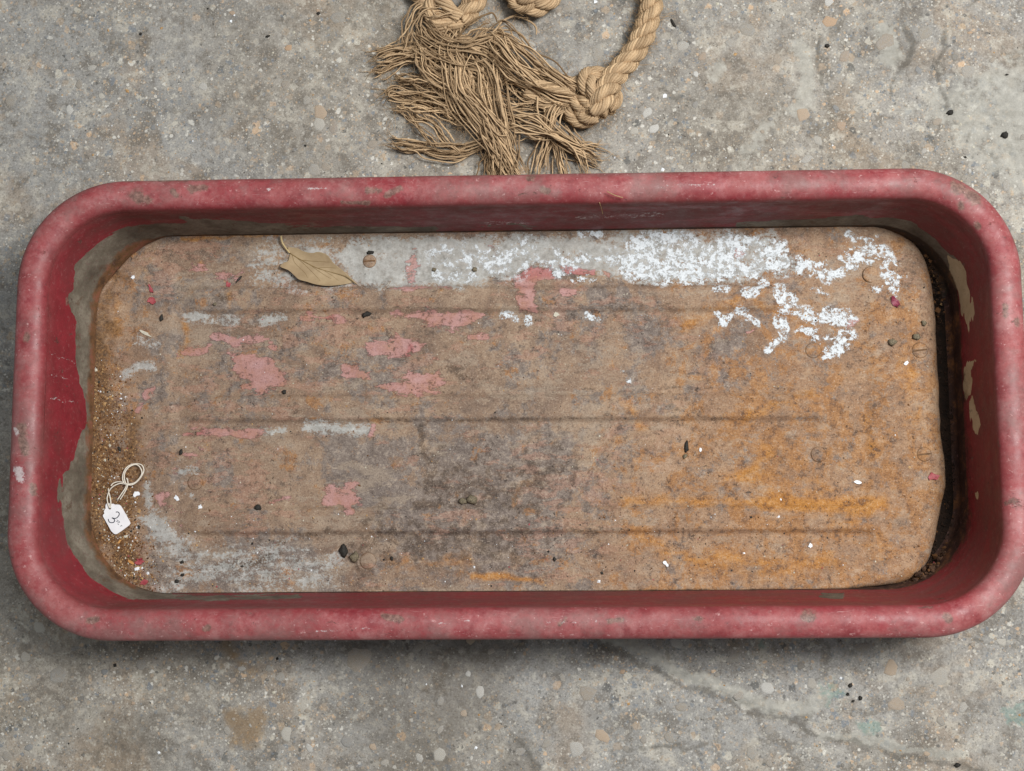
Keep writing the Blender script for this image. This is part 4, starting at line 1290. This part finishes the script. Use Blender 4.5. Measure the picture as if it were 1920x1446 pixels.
cr = [(687, 590, 24, 11, 0.35, MDARK, 'dark crumb left of the long pink paint patch'), (695, 474, 18, 8, 0.1, MDARK, 'black piece touching the top of the grey screw'),
      (1287, 838, 9, 22, -0.1, MDARK, 'slender dark twig crumb right of the tray middle'), (1284, 856, 8, 12, -0.5, MGREY, 'brown tail end below the slender twig crumb'),
      (1040, 1049, 8, 9, 0, MDARK, 'round black seed near the bottom middle of the tray'), (645, 1034, 16, 24, 0.2, MDARK, 'oval black dropping near the lower edge'),
      (665, 1046, 18, 24, 0, MGREY, 'crumbly grey dropping right of the oval black one'), (868, 940, 18, 13, 0, MGREY, 'grey crumb on the dark crust, left of a pair'),
      (886, 938, 22, 20, 0, MGREY, 'rounder grey brown crumb on the dark crust, right of a pair'), (735, 1047, 7, 9, 0.5, MDARK, 'small black seed right of the two droppings'),
      (1672, 642, 19, 15, 0.2, MGREY, 'rough grey crumb left of the right slotted screw'), (1719, 632, 18, 13, -0.3, MGREY, 'rough pale grey crumb just above the right slotted screw'),
      (1732, 606, 10, 11, 0, MGREY, 'tiny grey crumb higher up near the right edge'), (303, 597, 9, 17, -0.1, MDARK, 'spiky dark seed above the pale sliver'),
      (340, 848, 8, 13, 0, MDARK, 'black crumb above the brown screw on the left'), (484, 952, 14, 14, 0, MDARK, 'black crumb on the lower rib, left part'),
      (533, 735, 10, 9, 0.2, MDARK, 'black crumb at the lower end of the pink patch'), (403, 571, 8, 8, 0.2, MGREY, 'dark speck left of the leaf tip'),
      (448, 524, 5, 18, -0.7, MDARK, 'thin dark bristle left of the leaf'), (814, 506, 10, 9, 0.1, MGREY, 'brassy crumb on the grey zinc, left one'),
      (890, 506, 10, 9, 0.1, MGREY, 'brassy crumb on the grey zinc, right one'), (342, 1054, 8, 8, 0, MDARK, 'dark grey seed near the lower left'), (332, 1090, 10, 8, 0, MDARK, 'dark seed near the bottom left edge'),
      (343, 1078, 8, 7, 0, MDARK, 'dark seed a little above the bottom left edge'), (224, 842, 6, 10, 0.4, MDARK, 'dark fleck above the tag string loop')]
for (x, y, w, h, r, mt, lb) in cr:
    flake('crumb', x, y, w, h, r, mt, lb, 'crumb', CG, lump=True)
for (x, y, w, h, lb) in [(1595, 1285, 8, 10, 'black crumb on the concrete, topmost of the lower right cluster'), (1590, 1302, 7, 7, 'black crumb on the concrete, left one of the lower right cluster'),
                         (1600, 1315, 7, 5, 'black crumb on the concrete, lowest of the lower right cluster'), (1613, 1309, 8, 9, 'black crumb on the concrete, right one of the lower right cluster'),
                         (1796, 1435, 12, 9, 'black crumb at the bottom right of the concrete'), (1884, 253, 14, 15, 'black pebble on pale concrete above the upper right tray corner'),
                         (1782, 210, 15, 11, 'dark angular chip on concrete above the upper right tray corner'), (1551, 86, 9, 9, 'dark brown crumb on the upper right concrete'),
                         (1262, 43, 7, 22, 'thin black splinter right of the rope'), (597, 25, 8, 7, 'black crumb on the upper concrete left of the rope'),
                         (263, 63, 6, 6, 'small black speck on the upper left concrete'), (502, 68, 9, 6, 'dark chip on the upper concrete, farther left of the rope')]:
    flake('crumb', x, y, w, h, 0.4, MDARK, lb, 'crumb', 'dark crumbs on the concrete', floor_=True, lump=True)
for (x, y, w, h, lb) in [(1246, 178, 10, 10, 'bluish white chip on concrete right of the rope knot'), (1117, 3, 10, 8, 'white chip on concrete at the top edge by the rope'),
                         (433, 39, 6, 7, 'tiny white chip on the upper left concrete')]:
    flake('chip', x, y, w, h, 0.3, MWHITE, lb, 'chip', 'white chips on the concrete', floor_=True)

# ------------------------------------------------------------------ dry leaf
leaf = empty('dry_leaf', tuple(pz(600, 500)), label='dry tan leaf with stalk lying on the upper left of the tray bottom', category='leaf')
LO = Vector(leaf.location)
lp = lambda x, y: (500 + x / 8.0, 440 + y / 8.0)
outl = [(345, 275), (322, 235), (318, 185), (400, 190), (470, 205), (560, 250), (680, 272), (780, 256), (910, 306), (1000, 420), (1130, 525), (1250, 632), (1400, 785), (1310, 715), (1200, 735), (1050, 758),
        (880, 765), (720, 740), (600, 702), (480, 670), (400, 600), (320, 530), (200, 478), (252, 420), (312, 395), (335, 330)]
ol = np.array([lp(*p) for p in outl])
olc = catmull(np.c_[np.vstack([ol, ol[:1]]), np.zeros(len(ol) + 1)], 150)[:-1, :2]
xs = np.arange(ol[:, 0].min() - 1, ol[:, 0].max() + 2, 1.6)
ys = np.arange(ol[:, 1].min() - 1, ol[:, 1].max() + 2, 1.6)
X, Y = np.meshgrid(xs, ys)
PP = np.c_[X.ravel(), Y.ravel()]
sdl = sdpoly(PP, olc)
gyy, gxx = np.gradient(sdl.reshape(X.shape), 1.6)
gn = np.c_[gxx.ravel(), gyy.ravel()]
gn /= np.linalg.norm(gn, axis=1)[:, None] + 1e-9
Fl = grid_faces(len(ys), len(xs))
Fl = Fl[(sdl[Fl] < 0).any(1)]
mv = sdl > 0
PP[mv] -= gn[mv] * sdl[mv][:, None]
us = np.unique(Fl)
re = np.full(len(PP), -1)
re[us] = np.arange(len(us))
PP, Fl, sdl = PP[us], re[Fl], np.minimum(sdl[us], 0)
MID = [lp(*p) for p in ((345, 275), (520, 380), (760, 500), (1000, 570), (1180, 625), (1340, 735))]


def leaf_h(q):
    dm = dseg(q, MID)
    side = np.where(sdpoly(q, [(MID[0])] + MID[1:] + [(700, 440), (560, 430)]) < 0, 1, 0)
    h = 0.0012 + 0.0034 * np.clip(dm / 24, 0, 1.3) ** 1.6 + 0.0012 * fbm(q[:, 0], q[:, 1], 0.05, 2)
    h = h + 0.0016 * np.clip((q[:, 0] - 620) / 40, 0, 1) * side
    return h


def leaf_w(q, dz=0.0):
    h = leaf_h(q)
    w = np.array([at(x, y, PT + hh) for (x, y), hh in zip(q, h)])
    w[:, 2] = panel_z(w[:, :2]) + h + dz
    return w - np.array(LO)


Vt = leaf_w(PP)
Vb = Vt - np.array([0, 0, 0.00035])
n = len(Vt)
raw = np.stack([Fl, np.roll(Fl, -1, 1)], -1).reshape(-1, 2)
ed = np.sort(raw, 1)
_, idx, c = np.unique(ed[:, 0].astype(np.int64) * 10 ** 6 + ed[:, 1], return_index=True, return_counts=True)
be = raw[idx[c == 1]]
mk('blade', np.vstack([Vt, Vb]), np.vstack([Fl[:, ::-1], Fl + n, np.array([(a, b, b + n, a + n) for a, b in be])]), MLEAF, leaf, True)
m = MB()
stalk_px = [lp(*p) for p in ((216, 20), (222, 70), (240, 130), (285, 200), (345, 275))]
zs = np.linspace(0.005, 0.0022, 5)
sp = np.array([at(x, y, PT + zz) for (x, y), zz in zip(stalk_px, zs)]) - np.array(LO)
mv_ = leaf_w(np.array(MID[:3]), 0.0003)
m.tube(catmull(sp, 30), np.linspace(0.0011, 0.0008, 30), 8)
m.build('stalk', MSTALK, leaf)
for pts, r in [(MID, 0.00045), ([lp(*p) for p in ((520, 380), (700, 395), (960, 410))], 0.00026), ([lp(*p) for p in ((760, 500), (900, 490), (1040, 498))], 0.00024),
               ([lp(*p) for p in ((420, 320), (560, 440), (720, 600), (800, 690))], 0.00024), ([lp(*p) for p in ((640, 440), (800, 560), (960, 660))], 0.00024),
               ([lp(*p) for p in ((380, 300), (420, 420), (560, 560), (610, 640))], 0.00022), ([lp(*p) for p in ((840, 525), (960, 600), (1080, 690))], 0.0002)]:
    m = MB()
    cc = catmull(np.c_[np.array(pts), np.zeros(len(pts))], 26)[:, :2]
    m.tube(leaf_w(cc, 0.0001), np.linspace(r, r * 0.5, 26), 5)
    m.build('vein', MVEIN, leaf)

# ------------------------------------------------------------------ price tag
tg = lambda x, y: (150 + x / 8.506, 850 + y / 8.506)
tc = pz(*tg(580, 1050))
tag = empty('price_tag', tuple(tc), label='small white card price tag with handwriting and looped white string', category='tag')
tz = tc[2] + 0.0012


def tw(x, y, dz=0.0):
    p = tg(x, y)
    zz = tz + dz + 0.0020 * (x - 370) / 430
    return at(*p, zz) - tc


tout = [(418, 806), (440, 796), (480, 800), (505, 808), (535, 806), (560, 820), (600, 818), (635, 822), (662, 850), (735, 975), (800, 1095), (806, 1120), (790, 1146), (690, 1222), (600, 1284), (570, 1292), (545, 1284),
        (500, 1242), (430, 1115), (368, 1005), (368, 985), (392, 960), (382, 930), (400, 895), (412, 880), (408, 840)]
hole = [(478 + 22 * math.cos(a), 876 + 22 * math.sin(a)) for a in np.linspace(0, 2 * math.pi, 14, endpoint=False)]
import bmesh
bm = bmesh.new()
vo = [bm.verts.new(tw(x, y)) for x, y in tout]
vh = [bm.verts.new(tw(x, y)) for x, y in hole]
es = [bm.edges.new((vo[i], vo[(i + 1) % len(vo)])) for i in range(len(vo))] + [bm.edges.new((vh[i], vh[(i + 1) % len(vh)])) for i in range(len(vh))]
bmesh.ops.triangle_fill(bm, edges=es, use_beauty=True)
bmesh.ops.recalc_face_normals(bm, faces=bm.faces)
for f in bm.faces:
    if f.normal.z < 0:
        f.normal_flip()
ext = bmesh.ops.extrude_face_region(bm, geom=list(bm.faces))
for v in ext['geom']:
    if isinstance(v, bmesh.types.BMVert):
        v.co.z += 0.0005
bmesh.ops.recalc_face_normals(bm, faces=bm.faces)
me = bpy.data.meshes.new('card')
bm.to_mesh(me)
bm.free()
me.materials.append(MTAG)
card = bpy.data.objects.new('card', me)
COL.objects.link(card)
card.parent = tag
INK = [([(572, 940), (600, 936), (624, 955), (622, 988), (590, 1028), (552, 1040), (518, 1030)], 0.00052),
       ([(508, 1030), (540, 1046), (552, 1072), (538, 1100), (500, 1108), (464, 1092), (450, 1048)], 0.00058),
       ([(588, 1062), (612, 1080), (634, 1100), (604, 1108)], 0.00030), ([(574, 1092), (592, 1088), (600, 1100)], 0.0003),
       ([(598, 1122), (618, 1138), (606, 1130)], 0.0003), ([(648, 1156), (664, 1152), (670, 1168)], 0.00026), ([(640, 1168), (652, 1162)], 0.00022)]
for pts, r in INK:
    r *= 0.8
    m = MB()
    c3 = catmull([tw(x, y, 0.00056) for x, y in pts], 26)
    m.tube(c3, r, 6)
    V = m.v[0]
    zc = np.repeat(c3[:, 2], 6)
    V[:, 2] = zc + (V[:, 2] - zc) * 0.15
    m.build('handwriting', MINK, card)
STR = [[(478, 876), (492, 820), (486, 740), (470, 660), (455, 610), (452, 560)], [(478, 876), (445, 800), (432, 720), (446, 660), (462, 610), (500, 555), (560, 510), (640, 482), (700, 490), (745, 505)],
       [(492, 520), (530, 480), (600, 456), (670, 462), (725, 490)],
       [(745, 505), (700, 470), (678, 400), (690, 320), (740, 230), (820, 182), (910, 168), (985, 190), (1018, 260), (1000, 330), (950, 410), (890, 470), (820, 505), (745, 500)],
       [(735, 500), (715, 440), (705, 370), (725, 290), (790, 215), (880, 180), (940, 205), (980, 270), (985, 330), (945, 400), (880, 465), (800, 490), (740, 495)],
       [(745, 505), (715, 570), (660, 650), (600, 738)], [(760, 510), (735, 580), (690, 660), (640, 738)], [(765, 500), (762, 450), (745, 395)], [(735, 480), (760, 515), (770, 490), (735, 505), (755, 520)]]
for i, pts in enumerate(STR):
    m = MB()
    c3 = catmull([tw(x, y, 0.0012 + 0.0008 * math.sin(k * 1.3 + i)) for k, (x, y) in enumerate(pts)], 12 * len(pts))
    m.tube(c3, 0.00058, 7)
    m.build('string', MSTRING, tag)

# ------------------------------------------------------------------ frayed rope
rope = empty('frayed_rope', tuple(at(1000, 150, 0)), label='thick tan jute rope with knot and frayed tassel ends above the tray', category='rope')
RO_ = np.array(rope.location)


def pw3(pts):
    return np.array([at(x, y, zmm * 1e-3) for x, y, zmm in pts])


def rope_piece(pts, R, pitch=0.048, phase=0.0, nyarn=9, name='strand'):
    C, s = resample(catmull(pw3(pts), 400), 0.0016)
    T, N, Bn = frames(C)
    for k in range(3):
        a = 2 * math.pi * s / pitch + 2 * math.pi * k / 3 + phase
        off = 0.53 * R
        SC = C + off * (np.cos(a)[:, None] * N + np.sin(a)[:, None] * Bn)
        m = MB()
        bundle(m, SC, 0.5 * R, nyarn, 0.030, k)
        V = np.vstack(m.v)
        m.v = [V - RO_]
        m.att = [np.concatenate(m.att)]
        m.build(name, MJUTE, rope)


def bundle(m, SC, r, nyarn, pitch, seed):
    """one strand: yarns laid round a core, twisted the other way"""
    rg = np.random.default_rng(seed + int(abs(SC[0, 0]) * 1e4))
    T, N, Bn = frames(SC)
    d = np.r_[0, np.cumsum(np.linalg.norm(np.diff(SC, axis=0), axis=1))]
    m.tube(SC, r * 0.80, 8, 0.22)
    for j in range(nyarn):
        b = -2 * math.pi * d / pitch + 2 * math.pi * j / nyarn + rg.uniform(-0.1, 0.1)
        rr = r * (0.76 + 0.05 * rg.standard_normal())
        Y_ = SC + rr * (np.cos(b)[:, None] * N + np.sin(b)[:, None] * Bn)
        m.tube(Y_, r * 0.30, 5, float(np.clip(rg.normal(0.55, 0.16), 0, 1)))


rope_piece([(1090, -150, 12), (1170, -110, 12), (1216, -50, 12), (1222, 0, 12), (1212, 50, 12), (1194, 90, 12), (1172, 120, 13), (1146, 150, 17), (1130, 182, 25), (1116, 212, 20)], 0.0115)
rope_piece([(1116, 212, 20), (1098, 222, 14), (1074, 216, 10), (1066, 202, 9), (1084, 190, 10), (1112, 184, 14)], 0.0098, phase=1.0)
rope_piece([(1140, 205, 8), (1150, 180, 9), (1138, 150, 10), (1112, 142, 14), (1098, 146, 22), (1108, 170, 25), (1122, 186, 18)], 0.0094, phase=0.5)
rope_piece([(1130, 200, 8), (1100, 200, 20), (1075, 190, 16), (1050, 178, 13)], 0.0085, phase=2.0)
rope_piece([(1100, -90, 12), (1050, -60, 12), (1038, -15, 14), (1010, 10, 16), (975, 0, 14), (956, -30, 12), (950, -90, 12)], 0.0110, phase=0.7)
rope_piece([(1005, -30, 22), (1000, -10, 26), (980, 8, 20), (960, -2, 12)], 0.0085, phase=0.2)
rope_piece([(930, -120, 12), (905, -60, 12), (896, -15, 12), (884, 14, 13), (862, 40, 14)], 0.0112, phase=0.3)
for pts, r in [([(760, -30, 12), (785, -5, 14), (806, 18, 16), (838, 42, 18), (868, 52, 16)], 0.0066), ([(840, -30, 18), (818, -5, 20), (806, 20, 21), (816, 42, 20), (838, 52, 18)], 0.0066),
               ([(800, -30, 22), (826, -4, 26), (845, 18, 26), (862, 34, 22)], 0.0062), ([(1066, 176, 20), (1040, 168, 22), (1010, 160, 22), (985, 158, 20)], 0.0056),
               ([(1068, 190, 14), (1040, 196, 14), (1015, 190, 15), (985, 172, 16)], 0.006), ([(1085, 150, 18), (1060, 158, 16), (1030, 140, 16), (1005, 125, 15)], 0.005)]:
    m = MB()
    C, _ = resample(catmull(pw3(pts), 200), 0.0018)
    bundle(m, C, r, 10, 0.06, int(pts[0][0]))
    m.v = [np.vstack(m.v) - RO_]
    m.att = [np.concatenate(m.att)]
    m.build('unlaid_strand', MJUTE, rope)


def tuft(pts, w0, w1, n, r=0.00078, wav=1.4, seed=0, zsp=7, frizz=0.6, name='yarn_tuft'):
    """pts: pixel x, y, height mm; w0/w1 spread in pixels"""
    rg = np.random.default_rng(seed * 31 + int(pts[0][0] * 3 + pts[0][1]))
    P3 = np.asarray(pts, float)
    m = MB()
    for i in range(n):
        q = P3.copy()
        k = len(q)
        t = np.linspace(0, 1, k)
        a = rg.normal(0, 0.42)
        b = a * 0.6 + rg.normal(0, 0.34)
        dirs = np.gradient(P3[:, :2], axis=0)
        dirs /= np.linalg.norm(dirs, axis=1)[:, None] + 1e-9
        nrm = np.c_[-dirs[:, 1], dirs[:, 0]]
        off = (a * (1 - t) * w0 + b * t * w1)
        q[:, :2] += nrm * off[:, None] + rg.normal(0, 2.6 * wav, (k, 2))
        q[:, 2] = np.maximum(1.0, q[:, 2] + rg.normal(0, zsp * 0.45) + rg.normal(0, 1.2, k))
        cut = rg.uniform(0.86, 1.0)
        C = catmull(q, 46)[: int(46 * cut)]
        ph = rg.uniform(0, 6.28, 3)
        u = np.linspace(0, 1, len(C))
        C[:, 0] += wav * (1.6 * np.sin(u * 9 + ph[0]) + 0.7 * np.sin(u * 23 + ph[1]))
        C[:, 1] += wav * (1.4 * np.sin(u * 10 + ph[2]) + 0.7 * np.sin(u * 21 + ph[0]))
        W = np.array([at(x, y, max(0.8, z_) * 1e-3) for x, y, z_ in C]) - RO_
        rr = r * rg.uniform(0.75, 1.15) * np.ones(len(W))
        rr[-4:] *= np.linspace(1, 0.55, 4)
        m.tube(W, rr, 5, float(np.clip(rg.normal(0.50, 0.32), 0, 1)))
        for _ in range(2 if rg.random() < frizz else 0):        # fibres splaying off the yarn end
            e0 = W[-1]
            d0 = W[-1] - W[-4]
            d0 = d0 / (np.linalg.norm(d0) + 1e-9) + rg.normal(0, 0.35, 3) * np.array([1, 1, 0.4])
            s_ = np.linspace(0, 1, 6)[:, None]
            F_ = e0 + d0 * s_ * rg.uniform(0.004, 0.011)
            F_[:, 2] = np.maximum(F_[:, 2], 0.0006 - RO_[2])
            m.tube(F_, 0.00022, 3, 0.6)
    return m.build(name, MJUTE, rope)


TUFTS = [  # knot to the heap
    ([(1080, 168, 18), (1040, 140, 20), (1000, 108, 18), (965, 82, 18), (940, 66, 16), (925, 78, 12)], 26, 34, 30),
    ([(1078, 182, 20), (1030, 168, 22), (985, 140, 24), (950, 110, 24), (925, 80, 20), (905, 68, 14)], 26, 40, 34),
    ([(1075, 190, 16), (1035, 185, 18), (1000, 165, 20), (960, 135, 22), (930, 105, 20)], 20, 30, 22),
    ([(1070, 195, 14), (1020, 195, 14), (985, 182, 14), (960, 160, 12), (945, 140, 10)], 16, 30, 16),
    # knot downwards
    ([(1070, 196, 16), (1045, 205, 18), (1035, 232, 16), (1030, 265, 12), (1018, 300, 8), (1010, 338, 6)], 14, 26, 18),
    ([(1060, 198, 16), (1030, 212, 16), (1028, 245, 14), (1045, 280, 10), (1056, 310, 8), (1062, 340, 6)], 12, 18, 14),
    # right pointing tuft
    ([(945, 215, 12), (975, 222, 18), (1005, 226, 20), (1040, 248, 18), (1075, 274, 13), (1105, 288, 9), (1130, 304, 5)], 26, 20, 26),
    ([(960, 235, 14), (1000, 250, 16), (1040, 255, 16), (1070, 270, 12), (1086, 295, 8), (1098, 330, 5)], 20, 14, 14),
    ([(1060, 240, 12), (1080, 262, 10), (1100, 275, 7), (1124, 270, 5)], 10, 8, 5),
    # centre, falling to the rim
    ([(865, 105, 20), (862, 150, 24), (880, 195, 24), (910, 232, 22), (935, 270, 16), (955, 305, 10), (972, 338, 6)], 34, 30, 44),
    ([(905, 90, 18), (915, 130, 20), (925, 170, 20), (935, 215, 20), (942, 260, 14), (950, 310, 8), (950, 340, 6)], 30, 34, 34),
    ([(930, 240, 8), (930, 280, 8), (925, 310, 6), (925, 340, 5)], 16, 30, 22),
    ([(870, 180, 14), (900, 220, 16), (915, 250, 12), (922, 290, 8), (930, 335, 5)], 20, 24, 18),
    # heap itself
    ([(800, 40, 18), (830, 70, 20), (868, 80, 22), (905, 72, 20), (925, 60, 16)], 34, 30, 30),
    ([(785, 70, 14), (830, 92, 18), (880, 100, 22), (920, 118, 20), (945, 150, 14)], 40, 40, 36),
    ([(800, 110, 12), (840, 128, 14), (880, 132, 16), (910, 160, 14), (925, 200, 12)], 40, 40, 30),
    ([(790, 60, 10), (792, 100, 10), (810, 140, 12), (845, 165, 14), (880, 180, 14)], 30, 30, 24),
    ([(860, 60, 20), (850, 100, 22), (870, 140, 22), (880, 180, 18), (870, 215, 10)], 30, 34, 24),
    # left tufts
    ([(840, 92, 14), (800, 96, 12), (765, 100, 9), (735, 106, 7), (700, 116, 4)], 24, 26, 22),
    ([(820, 104, 12), (785, 108, 10), (750, 118, 7), (722, 128, 5), (698, 138, 3)], 18, 16, 16),
    ([(800, 84, 10), (770, 86, 8), (735, 92, 6), (705, 95, 3)], 10, 9, 8),
    ([(860, 180, 14), (830, 165, 12), (795, 152, 10), (765, 148, 8), (738, 146, 4)], 22, 16, 20),
    ([(870, 205, 14), (835, 195, 12), (800, 188, 10), (765, 180, 8), (735, 176, 6), (722, 184, 3)], 24, 14, 24),
    ([(858, 218, 10), (825, 205, 9), (790, 195, 8), (765, 190, 6), (740, 196, 3)], 18, 14, 12),
    ([(815, 274, 4), (800, 255, 6), (780, 230, 6), (760, 212, 5), (742, 202, 3)], 8, 12, 8),
    ([(925, 262, 10), (890, 276, 7), (850, 284, 5), (805, 278, 4), (765, 272, 4), (728, 264, 3)], 18, 20, 16),
    ([(920, 266, 8), (880, 286, 5), (845, 300, 4), (805, 290, 4), (770, 278, 4), (735, 270, 3)], 10, 12, 6),
    ([(865, 285, 4), (835, 262, 5), (815, 235, 6), (790, 222, 7), (765, 218, 5)], 8, 10, 5),
    # top left drape
    ([(805, 10, 20), (785, 22, 18), (768, 50, 12), (760, 75, 8), (754, 98, 4)], 16, 10, 12),
    ([(850, 20, 26), (820, 24, 26), (795, 18, 22), (782, 40, 14), (790, 80, 10)], 16, 18, 14),
    # crossing yarns over the heap
    ([(790, 95, 16), (795, 130, 20), (820, 155, 22), (850, 162, 18)], 14, 20, 10),
    ([(848, 140, 20), (868, 170, 26), (900, 205, 26), (930, 245, 22), (948, 300, 12)], 18, 20, 18),
    ([(1000, 200, 14), (960, 200, 14), (930, 190, 16), (900, 195, 14)], 20, 24, 12),
    ([(850, 225, 8), (875, 215, 10), (900, 225, 12), (925, 250, 10)], 20, 20, 10)]
for i, (pts, w0, w1, n) in enumerate(TUFTS):
    tuft(pts, w0, w1, max(5, int(n * 0.78)), seed=i)
# single long yarns
for i, pts in enumerate([[(860, 68, 22), (885, 40, 26), (910, 24, 22), (928, 28, 18), (937, 60, 14)], [(925, 60, 20), (945, 38, 14), (975, 32, 8), (1000, 48, 8), (1005, 75, 14)],
                         [(900, 108, 24), (930, 138, 30), (938, 175, 30), (940, 210, 28), (950, 235, 24)], [(850, 78, 24), (880, 76, 30), (896, 60, 30), (900, 50, 26)],
                         [(742, 200, 4), (770, 208, 8), (815, 220, 8), (840, 245, 6), (860, 278, 5)], [(1008, 180, 24), (1004, 210, 22), (1020, 240, 18), (1035, 252, 14)],
                         [(965, 110, 26), (985, 135, 28), (1010, 155, 26)], [(972, 255, 20), (972, 290, 14), (965, 325, 8)], [(800, 190, 12), (830, 200, 16), (842, 214, 14)],
                         [(905, 210, 24), (930, 250, 24), (955, 255, 22)]]):
    tuft(pts, 2, 2, 1, 0.0010, 0.5, 50 + i, 1, 0.0, 'loose_yarn')
# fuzz
m = MB()
for i in range(2600):
    if i < 1500:
        x, y, z0 = RNG.normal(880, 55), RNG.normal(130, 60), RNG.uniform(6, 26)
    elif i < 1900:
        t = RNG.random()
        x, y, z0 = np.interp(t, [0, .5, 1], [1150, 1200, 1222]) + RNG.normal(0, 13), np.interp(t, [0, .5, 1], [150, 85, 0]) + RNG.normal(0, 9), RNG.uniform(4, 22)
    elif i < 2150:
        x, y, z0 = RNG.normal(1110, 22), RNG.normal(185, 22), RNG.uniform(6, 28)
    else:
        x, y, z0 = RNG.uniform(720, 1100), RNG.uniform(60, 300), RNG.uniform(2, 10)
        if not (abs(y - 190) < 90):
            continue
    p = at(x, y, z0 * 1e-3) - RO_
    d = RNG.normal(0, 1, 3) * np.array([1, 1, 0.4])
    d /= np.linalg.norm(d)
    cv = RNG.normal(0, 1, 3) * np.array([1, 1, 0.4])
    L = RNG.uniform(0.004, 0.014)
    t = np.linspace(0, 1, 7)[:, None]
    C = p + d * t * L + cv * t ** 2 * L * 0.5
    C[:, 2] = np.maximum(C[:, 2], 0.0006 - RO_[2])
    m.tube(C, 0.00016, 3, float(RNG.uniform(0.4, 0.9)))
m.build('fuzz', MFUZZ, rope, kind='stuff')
# stray fibres resting on the far rim and wall
for pts, lb in [([(1138, 359, 118), (1152, 366, 117), (1168, 371, 114)], 'fine curved jute fibre lying across the far rim'), ([(1124, 380, 108), (1128, 392, 90), (1130, 401, 78)], 'short pale fibre clinging to the far inner wall')]:
    m = MB()
    C = catmull(pw3(pts), 14)
    m.tube(C, 0.0004, 5)
    m.build('stray_fibre', MFUZZ, None, label=lb, category='fibre')
